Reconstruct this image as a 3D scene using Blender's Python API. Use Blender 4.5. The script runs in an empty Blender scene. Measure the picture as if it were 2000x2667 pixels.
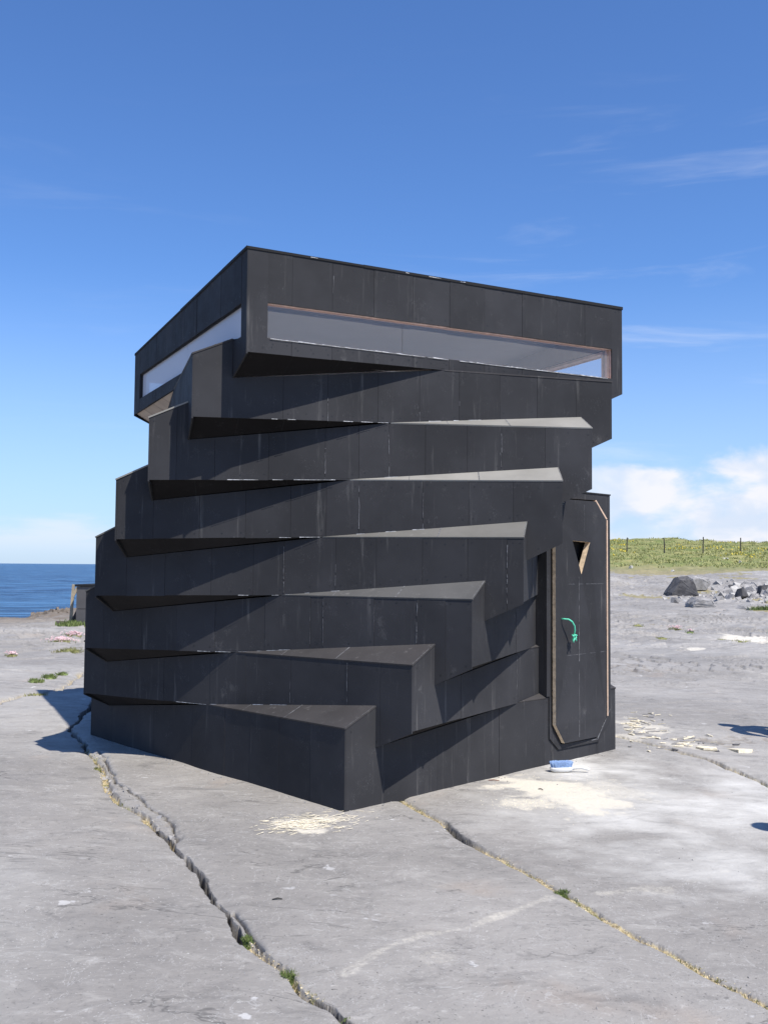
import bpy, bmesh, math, random
import numpy as np
from mathutils import Vector, Matrix
from mathutils.geometry import tessellate_polygon
R = math.radians
random.seed(7); rng = np.random.default_rng(11)
scn = bpy.context.scene
col = scn.collection

# ------------------------------------------------------------------ camera
FPX, PITCH, YAW, ROLL, CD, CH = 2596.505, 0.054465, -0.027912, 0.0079508, 9.04502, 1.6
_fx = Vector((math.cos(YAW), math.sin(YAW), 0)); _fw = Vector((-math.sin(YAW), math.cos(YAW), 0))
_F = _fw * math.cos(PITCH) + Vector((0, 0, math.sin(PITCH)))
_U = -_fw * math.sin(PITCH) + Vector((0, 0, math.cos(PITCH)))
_X = _fx * math.cos(ROLL) + _U * math.sin(ROLL); _Y = _U * math.cos(ROLL) - _fx * math.sin(ROLL)
CAM = Vector((0, -CD, CH))
cam = bpy.data.cameras.new('camera'); camo = bpy.data.objects.new('camera', cam); col.objects.link(camo)
m = Matrix((_X, _Y, -_F)).transposed().to_4x4(); m.translation = CAM
camo.matrix_world = m
cam.sensor_fit = 'HORIZONTAL'; cam.sensor_width = 36; cam.lens = FPX / 2000 * 36
cam.clip_start = .05; cam.clip_end = 60000
scn.camera = camo

# ------------------------------------------------------------------ light
SUN_AZ, SUN_EL = -51.0, 57.0
sdir = Vector((math.cos(R(SUN_AZ)) * math.cos(R(SUN_EL)), math.sin(R(SUN_AZ)) * math.cos(R(SUN_EL)), math.sin(R(SUN_EL))))
sl = bpy.data.lights.new('sun', 'SUN'); sl.energy = 5.0; sl.angle = R(.5); sl.color = (1, .945, .865)
so = bpy.data.objects.new('sun', sl); col.objects.link(so)
so.rotation_euler = (-sdir).to_track_quat('-Z', 'Y').to_euler(); so.location = sdir * 30
scn.view_settings.view_transform = 'Standard'; scn.view_settings.look = 'None'
scn.view_settings.exposure = 0.32; scn.view_settings.gamma = 1

class NT:
    def __init__(s, tree): s.t = tree; s.n = tree.nodes; s.l = tree.links
    def node(s, typ, **kw):
        n = s.n.new(typ)
        for k, v in kw.items():
            if k.startswith('i_'): n.inputs[int(k[2:])].default_value = v
            else: setattr(n, k, v)
        return n
    def lk(s, a, b): s.l.new(a, b)
    def put(s, sock, v):
        if hasattr(v, 'is_output') or isinstance(v, bpy.types.NodeSocket): s.lk(v, sock)
        else: sock.default_value = v
    def math(s, op, a, b=0.0, c=None, clamp=False):
        n = s.n.new('ShaderNodeMath'); n.operation = op; n.use_clamp = clamp
        s.put(n.inputs[0], a); s.put(n.inputs[1], b)
        if c is not None: s.put(n.inputs[2], c)
        return n.outputs[0]
    def mix(s, f, a, b, blend='MIX'):
        n = s.n.new('ShaderNodeMix'); n.data_type = 'RGBA'; n.blend_type = blend
        s.put(n.inputs[0], f); s.put(n.inputs[6], a); s.put(n.inputs[7], b)
        return n.outputs[2]
    def noise(s, vec, scale, detail=4, rough=.5, dist=0.0, dim='3D'):
        n = s.n.new('ShaderNodeTexNoise'); n.noise_dimensions = dim
        if vec is not None: s.lk(vec, n.inputs['Vector'])
        n.inputs['Scale'].default_value = scale; n.inputs['Detail'].default_value = detail
        n.inputs['Roughness'].default_value = rough; n.inputs['Distortion'].default_value = dist
        return n.outputs['Fac']
    def ramp(s, f, lo, hi, a=0.0, b=1.0, smooth=True):
        n = s.n.new('ShaderNodeMapRange'); n.interpolation_type = 'SMOOTHSTEP' if smooth else 'LINEAR'
        s.put(n.inputs[0], f)
        for i, v in enumerate((lo, hi, a, b)): n.inputs[i + 1].default_value = v
        return n.outputs[0]
    def mapv(s, vec, scale=(1, 1, 1), rot=(0, 0, 0), loc=(0, 0, 0)):
        n = s.n.new('ShaderNodeMapping'); s.lk(vec, n.inputs[0])
        n.inputs[1].default_value = loc; n.inputs[2].default_value = rot; n.inputs[3].default_value = scale
        return n.outputs[0]

def rgb(r, g, b): return (r, g, b, 1)

# ------------------------------------------------------------------ sky
W = bpy.data.worlds.new('World'); scn.world = W; W.use_nodes = True
w = NT(W.node_tree); w.n.clear()
sky = w.node('ShaderNodeTexSky', sky_type='NISHITA', sun_disc=False)
sky.sun_elevation = R(SUN_EL); sky.sun_rotation = R(90 - SUN_AZ)
sky.altitude = 0; sky.air_density = 1.0; sky.dust_density = 0.35; sky.ozone_density = 2.2
tc = w.node('ShaderNodeTexCoord'); sep = w.node('ShaderNodeSeparateXYZ'); w.lk(tc.outputs['Generated'], sep.inputs[0])
azm = w.math('ARCTAN2', sep.outputs[0], sep.outputs[1])       # clockwise from +Y, radians
elv = w.math('ARCSINE', sep.outputs[2])
cmb = w.node('ShaderNodeCombineXYZ'); w.lk(azm, cmb.inputs[0]); w.lk(elv, cmb.inputs[1])
cv = cmb.outputs[0]
# cumulus bank low over the land
n1 = w.noise(w.mapv(cv, (14, 24, 1), loc=(3.1, .7, 0)), 1.0, 7, .55, .25)
n2 = w.noise(w.mapv(cv, (5, 7, 1), loc=(1.1, 4.2, 0)), 1.0, 4, .5, .2)
top = w.math('MULTIPLY_ADD', n2, .12, .035)                     # elevation of cloud tops
d1 = w.math('SUBTRACT', top, elv)
d2 = w.math('MULTIPLY_ADD', w.math('SUBTRACT', n1, .5), .13, d1)
cum = w.ramp(d2, -.010, .026)
azR = w.ramp(azm, .12, .30)
azmR = w.math('MULTIPLY', azR, w.ramp(azm, 2.2, 1.8))
cum = w.math('MULTIPLY', cum, azmR)
cum = w.math('MULTIPLY', cum, w.ramp(n1, .34, .56, .30, .95))
# thin far bank on the sea side
n3 = w.noise(w.mapv(cv, (9, 40, 1), loc=(7.3, 2.2, 0)), 1.0, 5, .55, .2)
dl = w.math('MULTIPLY_ADD', w.math('SUBTRACT', n3, .5), .10, w.math('SUBTRACT', .044, elv))
lft = w.math('MULTIPLY', w.ramp(dl, -.006, .022), w.ramp(azm, -.10, -.22))
lft = w.math('MULTIPLY', lft, w.ramp(elv, .004, .03, .10, .40))
# wisps
n4 = w.noise(w.mapv(cv, (3.2, 26, 1), rot=(0, 0, -.16), loc=(2, 5.3, 0)), 1.0, 6, .6, .5)
wis = w.math('MULTIPLY', w.ramp(n4, .53, .82), w.ramp(elv, .04, .12))
wis = w.math('MULTIPLY', w.math('MULTIPLY', wis, w.ramp(elv, .52, .26)), w.ramp(azm, .0, .24, .07, .32))
BG = .090; SKYT = (.76, 1.09, 1.58)
skyc = sky.outputs[0]
hz = w.ramp(elv, .30, .0)                                       # pale low air
skyc = w.mix(1.0, skyc, rgb(*SKYT), 'MULTIPLY')
skyc = w.mix(w.math('MULTIPLY', hz, .55), skyc, rgb(5.2, 6.6, 9.0))
shade = w.noise(w.mapv(cv, (18, 34, 1), loc=(3.1, 1.0, 0)), 1.0, 5, .5, .3)
ccol = w.mix(w.ramp(shade, .35, .62), rgb(6.5, 7.3, 8.7), rgb(8.5, 8.5, 9.0))
c1 = w.mix(cum, skyc, ccol)
c2 = w.mix(lft, c1, rgb(8.8, 8.4, 9.4))
c3 = w.mix(wis, c2, rgb(8.6, 8.9, 9.6))
bg = w.node('ShaderNodeBackground'); w.lk(c3, bg.inputs[0]); bg.inputs[1].default_value = BG
wo = w.node('ShaderNodeOutputWorld'); w.lk(bg.outputs[0], wo.inputs[0])

# ------------------------------------------------------------------ helpers
def tag(o, label=None, cat=None, group=None, kind=None):
    if label: o['label'] = label
    if cat: o['category'] = cat
    if group: o['group'] = group
    if kind: o['kind'] = kind
    return o
def empty(name, loc=(0, 0, 0), rz=0.0):
    o = bpy.data.objects.new(name, None); o.location = loc; o.rotation_euler = (0, 0, rz); o.empty_display_size = .2
    col.objects.link(o); return o
class MB:
    """collects faces with material slots and links them as one mesh"""
    def __init__(s): s.v = []; s.f = []; s.m = []
    def add(s, vs, fs, mi=0):
        k = len(s.v); s.v += [tuple(v) for v in vs]
        for f in fs: s.f.append([i + k for i in f]); s.m.append(mi)
    def box(s, c, sz, rot=None, mi=0, taper=1.0):
        hx, hy, hz = (q / 2 for q in sz); vs = []
        for z in (-1, 1):
            k = taper if z > 0 else 1
            for x, y in ((-1, -1), (1, -1), (1, 1), (-1, 1)): vs.append(Vector((x * hx * k, y * hy * k, z * hz)))
        if rot is not None: vs = [rot @ v for v in vs]
        c = Vector(c); s.add([v + c for v in vs], [(3, 2, 1, 0), (4, 5, 6, 7), (0, 1, 5, 4), (1, 2, 6, 5), (2, 3, 7, 6), (3, 0, 4, 7)], mi)
    def prism(s, pts, nrm, th, mi=0, me=None):
        """pts: planar loop; extruded by th against nrm"""
        n = len(pts); o = Vector(nrm) * -th; pts = [Vector(p) for p in pts]
        a = sum((pts[i].cross(pts[(i + 1) % n]) for i in range(n)), Vector())
        if a.dot(Vector(nrm)) < 0: pts = pts[::-1]
        vs = pts + [p + o for p in pts]
        s.add(vs, [list(range(n))], mi)
        s.add(vs, [list(range(2 * n - 1, n - 1, -1))], mi)
        s.add(vs, [(i, i + n, (i + 1) % n + n, (i + 1) % n) for i in range(n)], mi if me is None else me)
    def tube(s, pts, r, seg=8, mi=0):
        pts = [Vector(p) for p in pts]; rs = r if isinstance(r, (list, tuple)) else [r] * len(pts); vs = []; fs = []
        for i, p in enumerate(pts):
            t = (pts[min(i + 1, len(pts) - 1)] - pts[max(i - 1, 0)]).normalized()
            a = t.orthogonal().normalized() if i == 0 else (a - t * a.dot(t)).normalized()
            b = t.cross(a)
            for k in range(seg):
                q = 2 * math.pi * k / seg; vs.append(p + (a * math.cos(q) + b * math.sin(q)) * rs[i])
        for i in range(len(pts) - 1):
            for k in range(seg): fs.append((i * seg + k, i * seg + (k + 1) % seg, (i + 1) * seg + (k + 1) % seg, (i + 1) * seg + k))
        fs.append(list(range(seg))[::-1]); fs.append([(len(pts) - 1) * seg + k for k in range(seg)])
        s.add(vs, fs, mi)
    def build(s, name, mats, parent=None, smooth=False):
        me = bpy.data.meshes.new(name); me.from_pydata(s.v, [], s.f); 
        for mt in (mats if isinstance(mats, (list, tuple)) else [mats]): me.materials.append(mt)
        me.polygons.foreach_set('material_index', s.m)
        if smooth: me.polygons.foreach_set('use_smooth', [True] * len(s.f))
        me.validate(); me.update()
        o = bpy.data.objects.new(name, me); col.objects.link(o)
        if parent is not None: o.parent = parent
        return o

# numpy value noise
_T = rng.random((256, 256))
def vnoise(x, y):
    xi = np.floor(x).astype(np.int64); yi = np.floor(y).astype(np.int64); fx = x - xi; fy = y - yi
    fx = fx * fx * (3 - 2 * fx); fy = fy * fy * (3 - 2 * fy)
    a = _T[xi & 255, yi & 255]; b = _T[(xi + 1) & 255, yi & 255]; c = _T[xi & 255, (yi + 1) & 255]; d = _T[(xi + 1) & 255, (yi + 1) & 255]
    return (a * (1 - fx) + b * fx) * (1 - fy) + (c * (1 - fx) + d * fx) * fy
def fbm(x, y, o=4, g=.5):
    s = 0; a = 1; t = 0
    for i in range(o):
        s = s + a * vnoise(x * 2 ** i + 17.3 * i, y * 2 ** i + 5.1 * i); t += a; a *= g
    return s / t
def sst(a, b, x):
    t = np.clip((x - a) / (b - a), 0, 1); return t * t * (3 - 2 * t)
def ray(u, v):
    return _F * FPX + _X * (u - 1000) - _Y * (v - 1333.5)
def gz(x, y): return .024 - .0204 * x + .022 * y                # tilt of the slab the tower stands on
def at(u, v):
    """world point where a photo pixel meets the tilted rock slab near the tower"""
    d = ray(u, v).normalized(); s = 1.0 * 1.006 ** np.arange(880)
    e = CAM.z + d.z * s - base_z(CAM.x + d.x * s, CAM.y + d.y * s)
    j = int(np.argmax(e < 0)); j = j if e[j] < 0 else len(s) - 1
    q = s[j - 1] + (s[j] - s[j - 1]) * e[j - 1] / (e[j - 1] - e[j] + 1e-9)
    return CAM + d * float(q)
COAST = [(-160, -60), (-60, 2), (-30, 9.5), (-14, 13.5), (-8.7, 15.3), (-8.9, 17.5), (-9.6, 19.5), (-9.0, 22.5), (-6.5, 24.5), (-2, 30), (2, 45), (6, 70), (10, 110), (16, 170), (200, 170), (200, -200), (-160, -200)]
def coast_sd(x, y):
    n = len(COAST); d = np.full(x.shape, 1e9); ins = np.zeros(x.shape, bool)
    for i in range(n):
        ax, ay = COAST[i]; bx, by = COAST[(i + 1) % n]
        ex, ey = bx - ax, by - ay; t = np.clip(((x - ax) * ex + (y - ay) * ey) / (ex * ex + ey * ey), 0, 1)
        d = np.minimum(d, np.hypot(x - ax - t * ex, y - ay - t * ey))
        c = ((ay > y) != (by > y)) & (x < (bx - ax) * (y - ay) / (by - ay + 1e-12) + ax); ins ^= c
    return np.where(ins, d, -d)
def base_z(x, y):
    """large forms of the rock: slab tilt, rise to the grassy bank, drop to the sea"""
    near = gz(np.clip(x, -6, 6), np.clip(y, -8, 6))
    r = np.hypot(x, y + CD); ri = sst(-2, 6, x)
    rise = np.interp(r, [0, 28, 45, 62, 88, 112, 135, 160], [0, 0, .45, 1.3, 2.85, 4.5, 3.5, -3])
    z = near + rise * ri
    sd = coast_sd(x, y) + (fbm(x * .7, y * .7, 4) - .5) * 1.6
    z = z - sst(.9, -3.5, sd) * 5 - sst(4, .6, sd) * .05
    return z

# ------------------------------------------------------------------ materials
def material(name):
    mt = bpy.data.materials.new(name); mt.use_nodes = True; t = NT(mt.node_tree)
    b = t.n['Principled BSDF']; return mt, t, b
def plain(name, c, rough=.7, var=.12, scale=12, metal=0.0, bump=.0, spec=.5):
    mt, t, b = material(name); tcn = t.node('ShaderNodeTexCoord')
    n = t.noise(tcn.outputs['Object'], scale, 4, .6)
    t.lk(t.mix(t.ramp(n, .3, .7), rgb(*[q * (1 - var) for q in c]), rgb(*[min(1, q * (1 + var)) for q in c])), b.inputs['Base Color'])
    b.inputs['Roughness'].default_value = rough; b.inputs['Metallic'].default_value = metal; b.inputs['Specular IOR Level'].default_value = spec
    if bump:
        bp = t.node('ShaderNodeBump'); bp.inputs['Strength'].default_value = bump; bp.inputs['Distance'].default_value = .01
        t.lk(n, bp.inputs['Height']); t.lk(bp.outputs[0], b.inputs['Normal'])
    return mt
def board_mat(name, c, rough, dust, dcol=(.30, .29, .27)):
    mt, t, b = material(name); tcn = t.node('ShaderNodeTexCoord'); P = tcn.outputs['Object']
    big = t.noise(P, 1.3, 4, .6); med = t.noise(P, 7, 5, .65); fine = t.noise(P, 60, 3, .6)
    streak = t.noise(t.mapv(P, (16, 16, 1.1)), 1.0, 5, .65)
    col_ = t.mix(t.ramp(big, .3, .7), rgb(*[q * .82 for q in c]), rgb(*[q * 1.2 for q in c]))
    col_ = t.mix(t.math('MULTIPLY', t.ramp(streak, .58, .78), .22 + dust), col_, rgb(*dcol))
    sm = t.math('MULTIPLY', t.ramp(med, .60, .76), t.ramp(big, .45, .7))
    col_ = t.mix(t.math('MULTIPLY', sm, .16 + dust), col_, rgb(*dcol))
    scr = t.noise(t.mapv(P, (5, 5, 1.6), rot=(.5, .3, .2)), 6.0, 2, .5, 2.5)
    scr = t.math('MULTIPLY', t.ramp(t.math('ABSOLUTE', t.math('SUBTRACT', scr, .5)), .006, .0), t.ramp(med, .5, .62))
    col_ = t.mix(t.math('MULTIPLY', scr, .25), col_, rgb(.35, .35, .36))
    gi = t.node('ShaderNodeNewGeometry'); col_ = t.mix(1.0, col_, t.mix(gi.outputs['Random Per Island'], rgb(.89, .89, .89), rgb(1.10, 1.10, 1.11)), 'MULTIPLY')
    if dust: col_ = t.mix(dust, col_, rgb(*dcol))
    t.lk(col_, b.inputs['Base Color'])
    t.lk(t.ramp(med, .3, .7, rough - .06, rough + .09), b.inputs['Roughness'])
    b.inputs['Specular IOR Level'].default_value = .12
    bp = t.node('ShaderNodeBump'); bp.inputs['Strength'].default_value = .25; bp.inputs['Distance'].default_value = .004
    t.lk(t.math('ADD', t.math('MULTIPLY', big, 3.0), t.math('MULTIPLY', fine, .12)), bp.inputs['Height']); t.lk(bp.outputs[0], b.inputs['Normal'])
    return mt
M_BOARD = board_mat('black_board', (.0345, .0345, .037), .70, 0.0)
M_LEDGES = [board_mat('ledge_board_clean', (.046, .043, .043), .6, .015), board_mat('ledge_board_worn_skylit', (.075, .074, .072), .6, .05), board_mat('ledge_board_dusty_skylit', (.13, .125, .112), .6, .07), board_mat('ledge_board_pale_skylit', (.235, .225, .20), .6, .08)]  # higher ledges paler: dust and grazing sky reflection put into the colour
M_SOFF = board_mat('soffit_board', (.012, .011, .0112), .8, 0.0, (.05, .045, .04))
M_SOFL = board_mat('groundlit_soffit_board', (.021, .020, .021), .8, 0.0, (.06, .055, .05))  # lower soffits lightened, light bounced off the ground put into the colour
M_BACK = plain('dark_gap', (.006, .006, .007), .9)
M_SCREW = plain('screw_head', (.008, .008, .009), .5)
M_SCUFE = plain('torn_white_edge', (.40, .40, .40), .8, .5, 30)
M_SCUFF = plain('bare_scuffed_edge', (.12, .12, .125), .8, .6, 30)
M_PLYRAW = plain('raw_plywood', (.46, .38, .31), .75, .12, 5)
M_PLY = plain('birch_plywood', (.55, .47, .42), .7, .1, 4)
M_PLYEDGE = plain('plywood_edge', (.66, .52, .36), .7, .25, 26)
M_FRAMEP = plain('pink_window_timber', (.78, .55, .45), .65, .15, 14)
M_PINK = plain('pale_planed_timber', (.60, .43, .31), .65, .15, 14)
M_CEIL = plain('pale_ceiling', (.80, .77, .73), .6, .08, 1.2)
def pane_mat(name, haze, hcol):
    mt, t, b = material(name); t.n.remove(b); out = t.n['Material Output']
    fr = t.node('ShaderNodeLayerWeight'); fr.inputs['Blend'].default_value = .5
    f2 = t.math('MULTIPLY_ADD', t.math('POWER', fr.outputs['Facing'], 5.0), .90, .07, clamp=True)
    tr = t.node('ShaderNodeBsdfTransparent'); tr.inputs[0].default_value = rgb(.90, .92, .95)
    gl = t.node('ShaderNodeBsdfGlossy'); gl.inputs['Roughness'].default_value = .06
    tcn = t.node('ShaderNodeTexCoord'); bp = t.node('ShaderNodeBump'); bp.inputs['Strength'].default_value = .2; bp.inputs['Distance'].default_value = .01
    t.lk(t.noise(tcn.outputs['Object'], 2.2, 2, .5), bp.inputs['Height']); t.lk(bp.outputs[0], gl.inputs['Normal'])
    mx = t.node('ShaderNodeMixShader'); t.lk(f2, mx.inputs[0]); t.lk(tr.outputs[0], mx.inputs[1]); t.lk(gl.outputs[0], mx.inputs[2])
    df = t.node('ShaderNodeBsdfDiffuse'); df.inputs[0].default_value = rgb(*hcol)
    m2 = t.node('ShaderNodeMixShader'); m2.inputs[0].default_value = haze
    t.lk(mx.outputs[0], m2.inputs[1]); t.lk(df.outputs[0], m2.inputs[2]); t.lk(m2.outputs[0], out.inputs[0])
    return mt
M_PANE = pane_mat('clear_acrylic', .14, (.60, .58, .55)); M_MILK = pane_mat('milky_acrylic', .70, (.64, .66, .72))

def rock_mat():
    mt, t, b = material('limestone_pavement'); tcn = t.node('ShaderNodeTexCoord'); P = tcn.outputs['Object']
    def attr(n):
        a = t.node('ShaderNodeAttribute'); a.attribute_name = n; return a.outputs['Fac']
    fill, cream, pale, brown, grass, yel, cleft_shade = (attr(q) for q in ('fill', 'cream', 'pale', 'brown', 'grass', 'yel', 'cleft_shade'))
    big = t.noise(P, .45, 5, .55, .4); med = t.noise(t.mapv(P, (1, 2.0, 1), rot=(0, 0, .35)), 3.2, 8, .68, .6)
    fine = t.noise(P, 26, 6, .7, .3); mic = t.noise(P, 140, 3, .6)
    c = t.mix(t.ramp(big, .32, .68), rgb(.262, .246, .228), rgb(.350, .329, .305))
    c = t.mix(t.math('MULTIPLY', t.ramp(med, .50, .28), .55), c, rgb(.150, .143, .136))
    c = t.mix(t.math('MULTIPLY', t.ramp(med, .52, .72), .46), c, rgb(.475, .452, .42))
    c = t.mix(t.math('MULTIPLY', t.ramp(fine, .56, .74), .45), c, rgb(.56, .535, .50))
    c = t.mix(t.math('MULTIPLY', t.ramp(fine, .44, .28), .55), c, rgb(.115, .11, .105))
    pit = t.noise(P, 75, 2, .5); pm2 = t.noise(P, 2.4, 4, .6)
    pits = t.math('MULTIPLY', t.ramp(pit, .33, .27), t.ramp(pm2, .44, .6)); c = t.mix(t.math('MULTIPLY', pits, .75), c, rgb(.05, .048, .045))
    c = t.mix(t.math('MULTIPLY', t.math('MULTIPLY', t.ramp(pit, .68, .73), t.ramp(pm2, .58, .44)), .6), c, rgb(.66, .65, .62))
    sp = t.noise(P, 9, 3, .5); li = t.noise(P, 1.6, 3, .5)
    c = t.mix(t.math('MULTIPLY', t.ramp(sp, .66, .72), t.math('MULTIPLY', t.ramp(li, .52, .66), .65)), c, rgb(.66, .65, .64))  # lichen
    tan = t.noise(t.mapv(P, loc=(9, 3, 0)), 1.1, 4, .6)
    c = t.mix(t.math('MULTIPLY', t.ramp(tan, .60, .76), .35), c, rgb(.40, .31, .24))
    jn = t.noise(t.mapv(P, (.5, 1.5, 1), rot=(0, 0, .1)), .9, 6, .65, .8)
    jl = t.math('MULTIPLY', t.ramp(t.math('ABSOLUTE', t.math('SUBTRACT', jn, .5)), .010, .0), t.ramp(li, .48, .60))
    c = t.mix(t.math('MULTIPLY', jl, .55), c, rgb(.07, .068, .065))
    j2 = t.noise(t.mapv(P, (.16, 1.1, 1), rot=(0, 0, .05)), .8, 6, .7, .5); l2 = t.noise(t.mapv(P, (.3, 1, 1), loc=(4, 4, 0)), .25, 3, .5)
    c = t.mix(t.math('MULTIPLY', t.math('MULTIPLY', t.ramp(j2, .40, .34), t.ramp(l2, .42, .56)), .6), c, rgb(.085, .085, .09))
    vn = t.noise(t.mapv(P, (1, 1, 1), rot=(0, 0, -.5)), 2.2, 5, .6, 1.5)
    c = t.mix(t.math('MULTIPLY', t.ramp(t.math('ABSOLUTE', t.math('SUBTRACT', vn, .52)), .006, .0), .35), c, rgb(.56, .55, .53))
    c = t.mix(t.math('MULTIPLY', pale, t.ramp(med, .25, .7, .55, 1)), c, rgb(.68, .665, .63))
    cn = t.math('MULTIPLY', t.ramp(t.math('MULTIPLY_ADD', t.math('SUBTRACT', t.noise(P, 38, 5, .75), .5), 1.0, cream), .16, 1.0), .92)
    c = t.mix(cn, c, rgb(.70, .65, .55))
    c = t.mix(t.math('MULTIPLY', brown, t.ramp(med, .3, .7, .6, 1)), c, rgb(.17, .135, .10))
    gr = t.noise(P, 45, 4, .7)
    fc = t.mix(t.ramp(gr, .35, .62), rgb(.20, .15, .08), rgb(.52, .43, .25))
    fm = t.noise(P, 3.0, 3, .6)
    fc = t.mix(t.math('MULTIPLY', t.ramp(fm, .55, .66), .75), fc, rgb(.13, .17, .045))
    c = t.mix(t.math('MULTIPLY', cleft_shade, .9), c, rgb(.035, .030, .026))  # shade of the deep clefts painted into the rock colour
    c = t.mix(fill, c, fc)
    g1 = t.noise(t.mapv(P, (1, 1.0, 1)), .42, 6, .65, .3); g2 = t.noise(P, 2.6, 5, .7)
    gc = t.mix(t.ramp(g1, .38, .62), rgb(.17, .205, .055), rgb(.30, .285, .11))
    gc = t.mix(t.math('MULTIPLY', t.ramp(g2, .52, .7), .6), gc, rgb(.33, .31, .17))
    gc = t.mix(t.math('MULTIPLY', t.ramp(g2, .46, .30), .6), gc, rgb(.10, .135, .04))
    gc = t.mix(t.math('MULTIPLY', t.ramp(g1, .60, .72), t.ramp(g2, .45, .6)), gc, rgb(.50, .40, .05))
    gc = t.mix(t.math('MULTIPLY', yel, .7), gc, rgb(.33, .27, .17))
    gm = t.ramp(t.math('MULTIPLY_ADD', t.math('SUBTRACT', g2, .5), 1.1, grass), .42, .58)
    c = t.mix(gm, c, gc)
    c = t.mix(1.0, c, rgb(.885, .885, .875), 'MULTIPLY')
    t.lk(c, b.inputs['Base Color'])
    b.inputs['Roughness'].default_value = .82; b.inputs['Specular IOR Level'].default_value = .35
    bp = t.node('ShaderNodeBump'); bp.inputs['Strength'].default_value = .55; bp.inputs['Distance'].default_value = .02
    h = t.math('ADD', t.math('MULTIPLY', med, .9), t.math('ADD', t.math('MULTIPLY', fine, .5), t.math('SUBTRACT', t.math('MULTIPLY', mic, .10), t.math('MULTIPLY', pits, .25))))
    t.lk(h, bp.inputs['Height']); t.lk(bp.outputs[0], b.inputs['Normal'])
    return mt
M_ROCK = rock_mat()
def stone_mat(name, lo, hi, sc=6):
    mt, t, b = material(name); tcn = t.node('ShaderNodeTexCoord'); P = tcn.outputs['Object']
    n = t.noise(P, sc, 7, .65, .4); f = t.noise(P, sc * 7, 4, .6)
    c = t.mix(t.ramp(n, .3, .7), rgb(*lo), rgb(*hi)); c = t.mix(t.math('MULTIPLY', t.ramp(f, .55, .75), .4), c, rgb(*[min(1, q * 1.5) for q in hi]))
    t.lk(c, b.inputs['Base Color']); b.inputs['Roughness'].default_value = .85
    bp = t.node('ShaderNodeBump'); bp.inputs['Strength'].default_value = .6; bp.inputs['Distance'].default_value = .03
    t.lk(n, bp.inputs['Height']); t.lk(bp.outputs[0], b.inputs['Normal']); return mt
M_STONE = stone_mat('grey_stone', (.19, .18, .17), (.35, .335, .32), 3)
M_STONED = stone_mat('dark_stone', (.042, .040, .042), (.115, .11, .11), 3)
M_STONEP = stone_mat('pale_stone', (.30, .29, .27), (.48, .46, .43), 5)

# ------------------------------------------------------------------ the tower: eight storeys, each turned about ten degrees on the last
TH = [-181.3187, -170.7921, -160.3585, -149.6177, -139.5449, -129.817, -119.9382, -109.5122]
ZL = [0.5217, 0.9395, 1.3786, 1.8118, 2.2378, 2.6707, 3.0983]
CT = [(-.0066, -.0046), (.0071, -.0088), (.0078, .0035), (-.005, .0016), (-.0159, -.0047), (-.0065, .0027), (.005, .0114), (.0143, -.0012)]
S0, S1 = 1.66212, -.000445
UP, DN = .122, .160
def UPF(i, k): return -.004 if (i, k % 4) == (6, 1) else UP     # no rise under the window at the right
TA, TB, BA, BB = .003, -.001, .025, .036
ZT = {0: 3.811, 1: 3.799, 2: 3.67, 3: 3.678}
def corner(i, k):
    a = R(TH[i] + 90 * k); s = (S0 + S1 * (i + 1 - 4.5)) * math.sqrt(2)
    return Vector((CT[i][0] + s * math.cos(a), CT[i][1] + s * math.sin(a)))
def isec(p, d, q, e):
    det = d.x * -e.y + e.x * d.y; r = q - p; t = (r.x * -e.y + e.x * r.y) / det; return p + d * t
class Face:
    def __init__(s, i, k):
        s.P = corner(i, k); s.Q = corner(i, (k + 1) % 4); s.L = (s.Q - s.P).length; s.t = (s.Q - s.P) / s.L
        s.n = Vector((s.t.y, -s.t.x, 0))
    def s_of(s, p): return (p - s.P).dot(s.t)
    def pt(s, a, z, off=0.0): 
        return Vector((s.P.x + s.t.x * a + s.n.x * off, s.P.y + s.t.y * a + s.n.y * off, z))
def chains(i, k):
    """bottom and top outline (s, z) of side k of storey i"""
    f = Face(i, k)
    if i == 0: bot = [(0, -.35), (f.L, -.35)]
    else:
        z = ZL[i - 1]; lo = Face(i - 1, k); lon = Face(i - 1, (k + 1) % 4)
        X = f.s_of(isec(f.P, f.t, lo.P, lo.t)); Y = f.s_of(isec(f.P, f.t, lon.P, lon.t))
        bot = [(0, z - BA), (X, z), (Y, z + UPF(i - 1, k + 1)), (Y, z - DN), (f.L, z - BB)]
    if i == 7: top = [(0, ZT[k]), (f.L, ZT[(k + 1) % 4])]
    else:
        z = ZL[i]; up = Face(i + 1, k); upp = Face(i + 1, (k - 1) % 4)
        X = f.s_of(isec(f.P, f.t, up.P, up.t)); Y = f.s_of(isec(f.P, f.t, upp.P, upp.t))
        top = [(0, z + TA), (Y, z + UPF(i, k)), (Y, z - DN), (X, z), (f.L, z + TB)]
    return f, bot, top
def cut(chain, a, b):
    """piece of a chain between a and b"""
    def val(s, side):
        for j in range(len(chain) - 1):
            (s0, z0), (s1, z1) = chain[j], chain[j + 1]
            if s1 - s0 < 1e-9: continue
            if (side > 0 and s0 - 1e-9 <= s < s1 - 1e-9) or (side < 0 and s0 + 1e-9 < s <= s1 + 1e-9): return z0 + (z1 - z0) * (s - s0) / (s1 - s0)
        s0, z0 = chain[0]; 
        return z0 if s <= s0 + 1e-6 else chain[-1][1]
    return [(a, val(a, 1))] + [(s, z) for s, z in chain if a + 1e-6 < s < b - 1e-6] + [(b, val(b, -1))]
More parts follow.
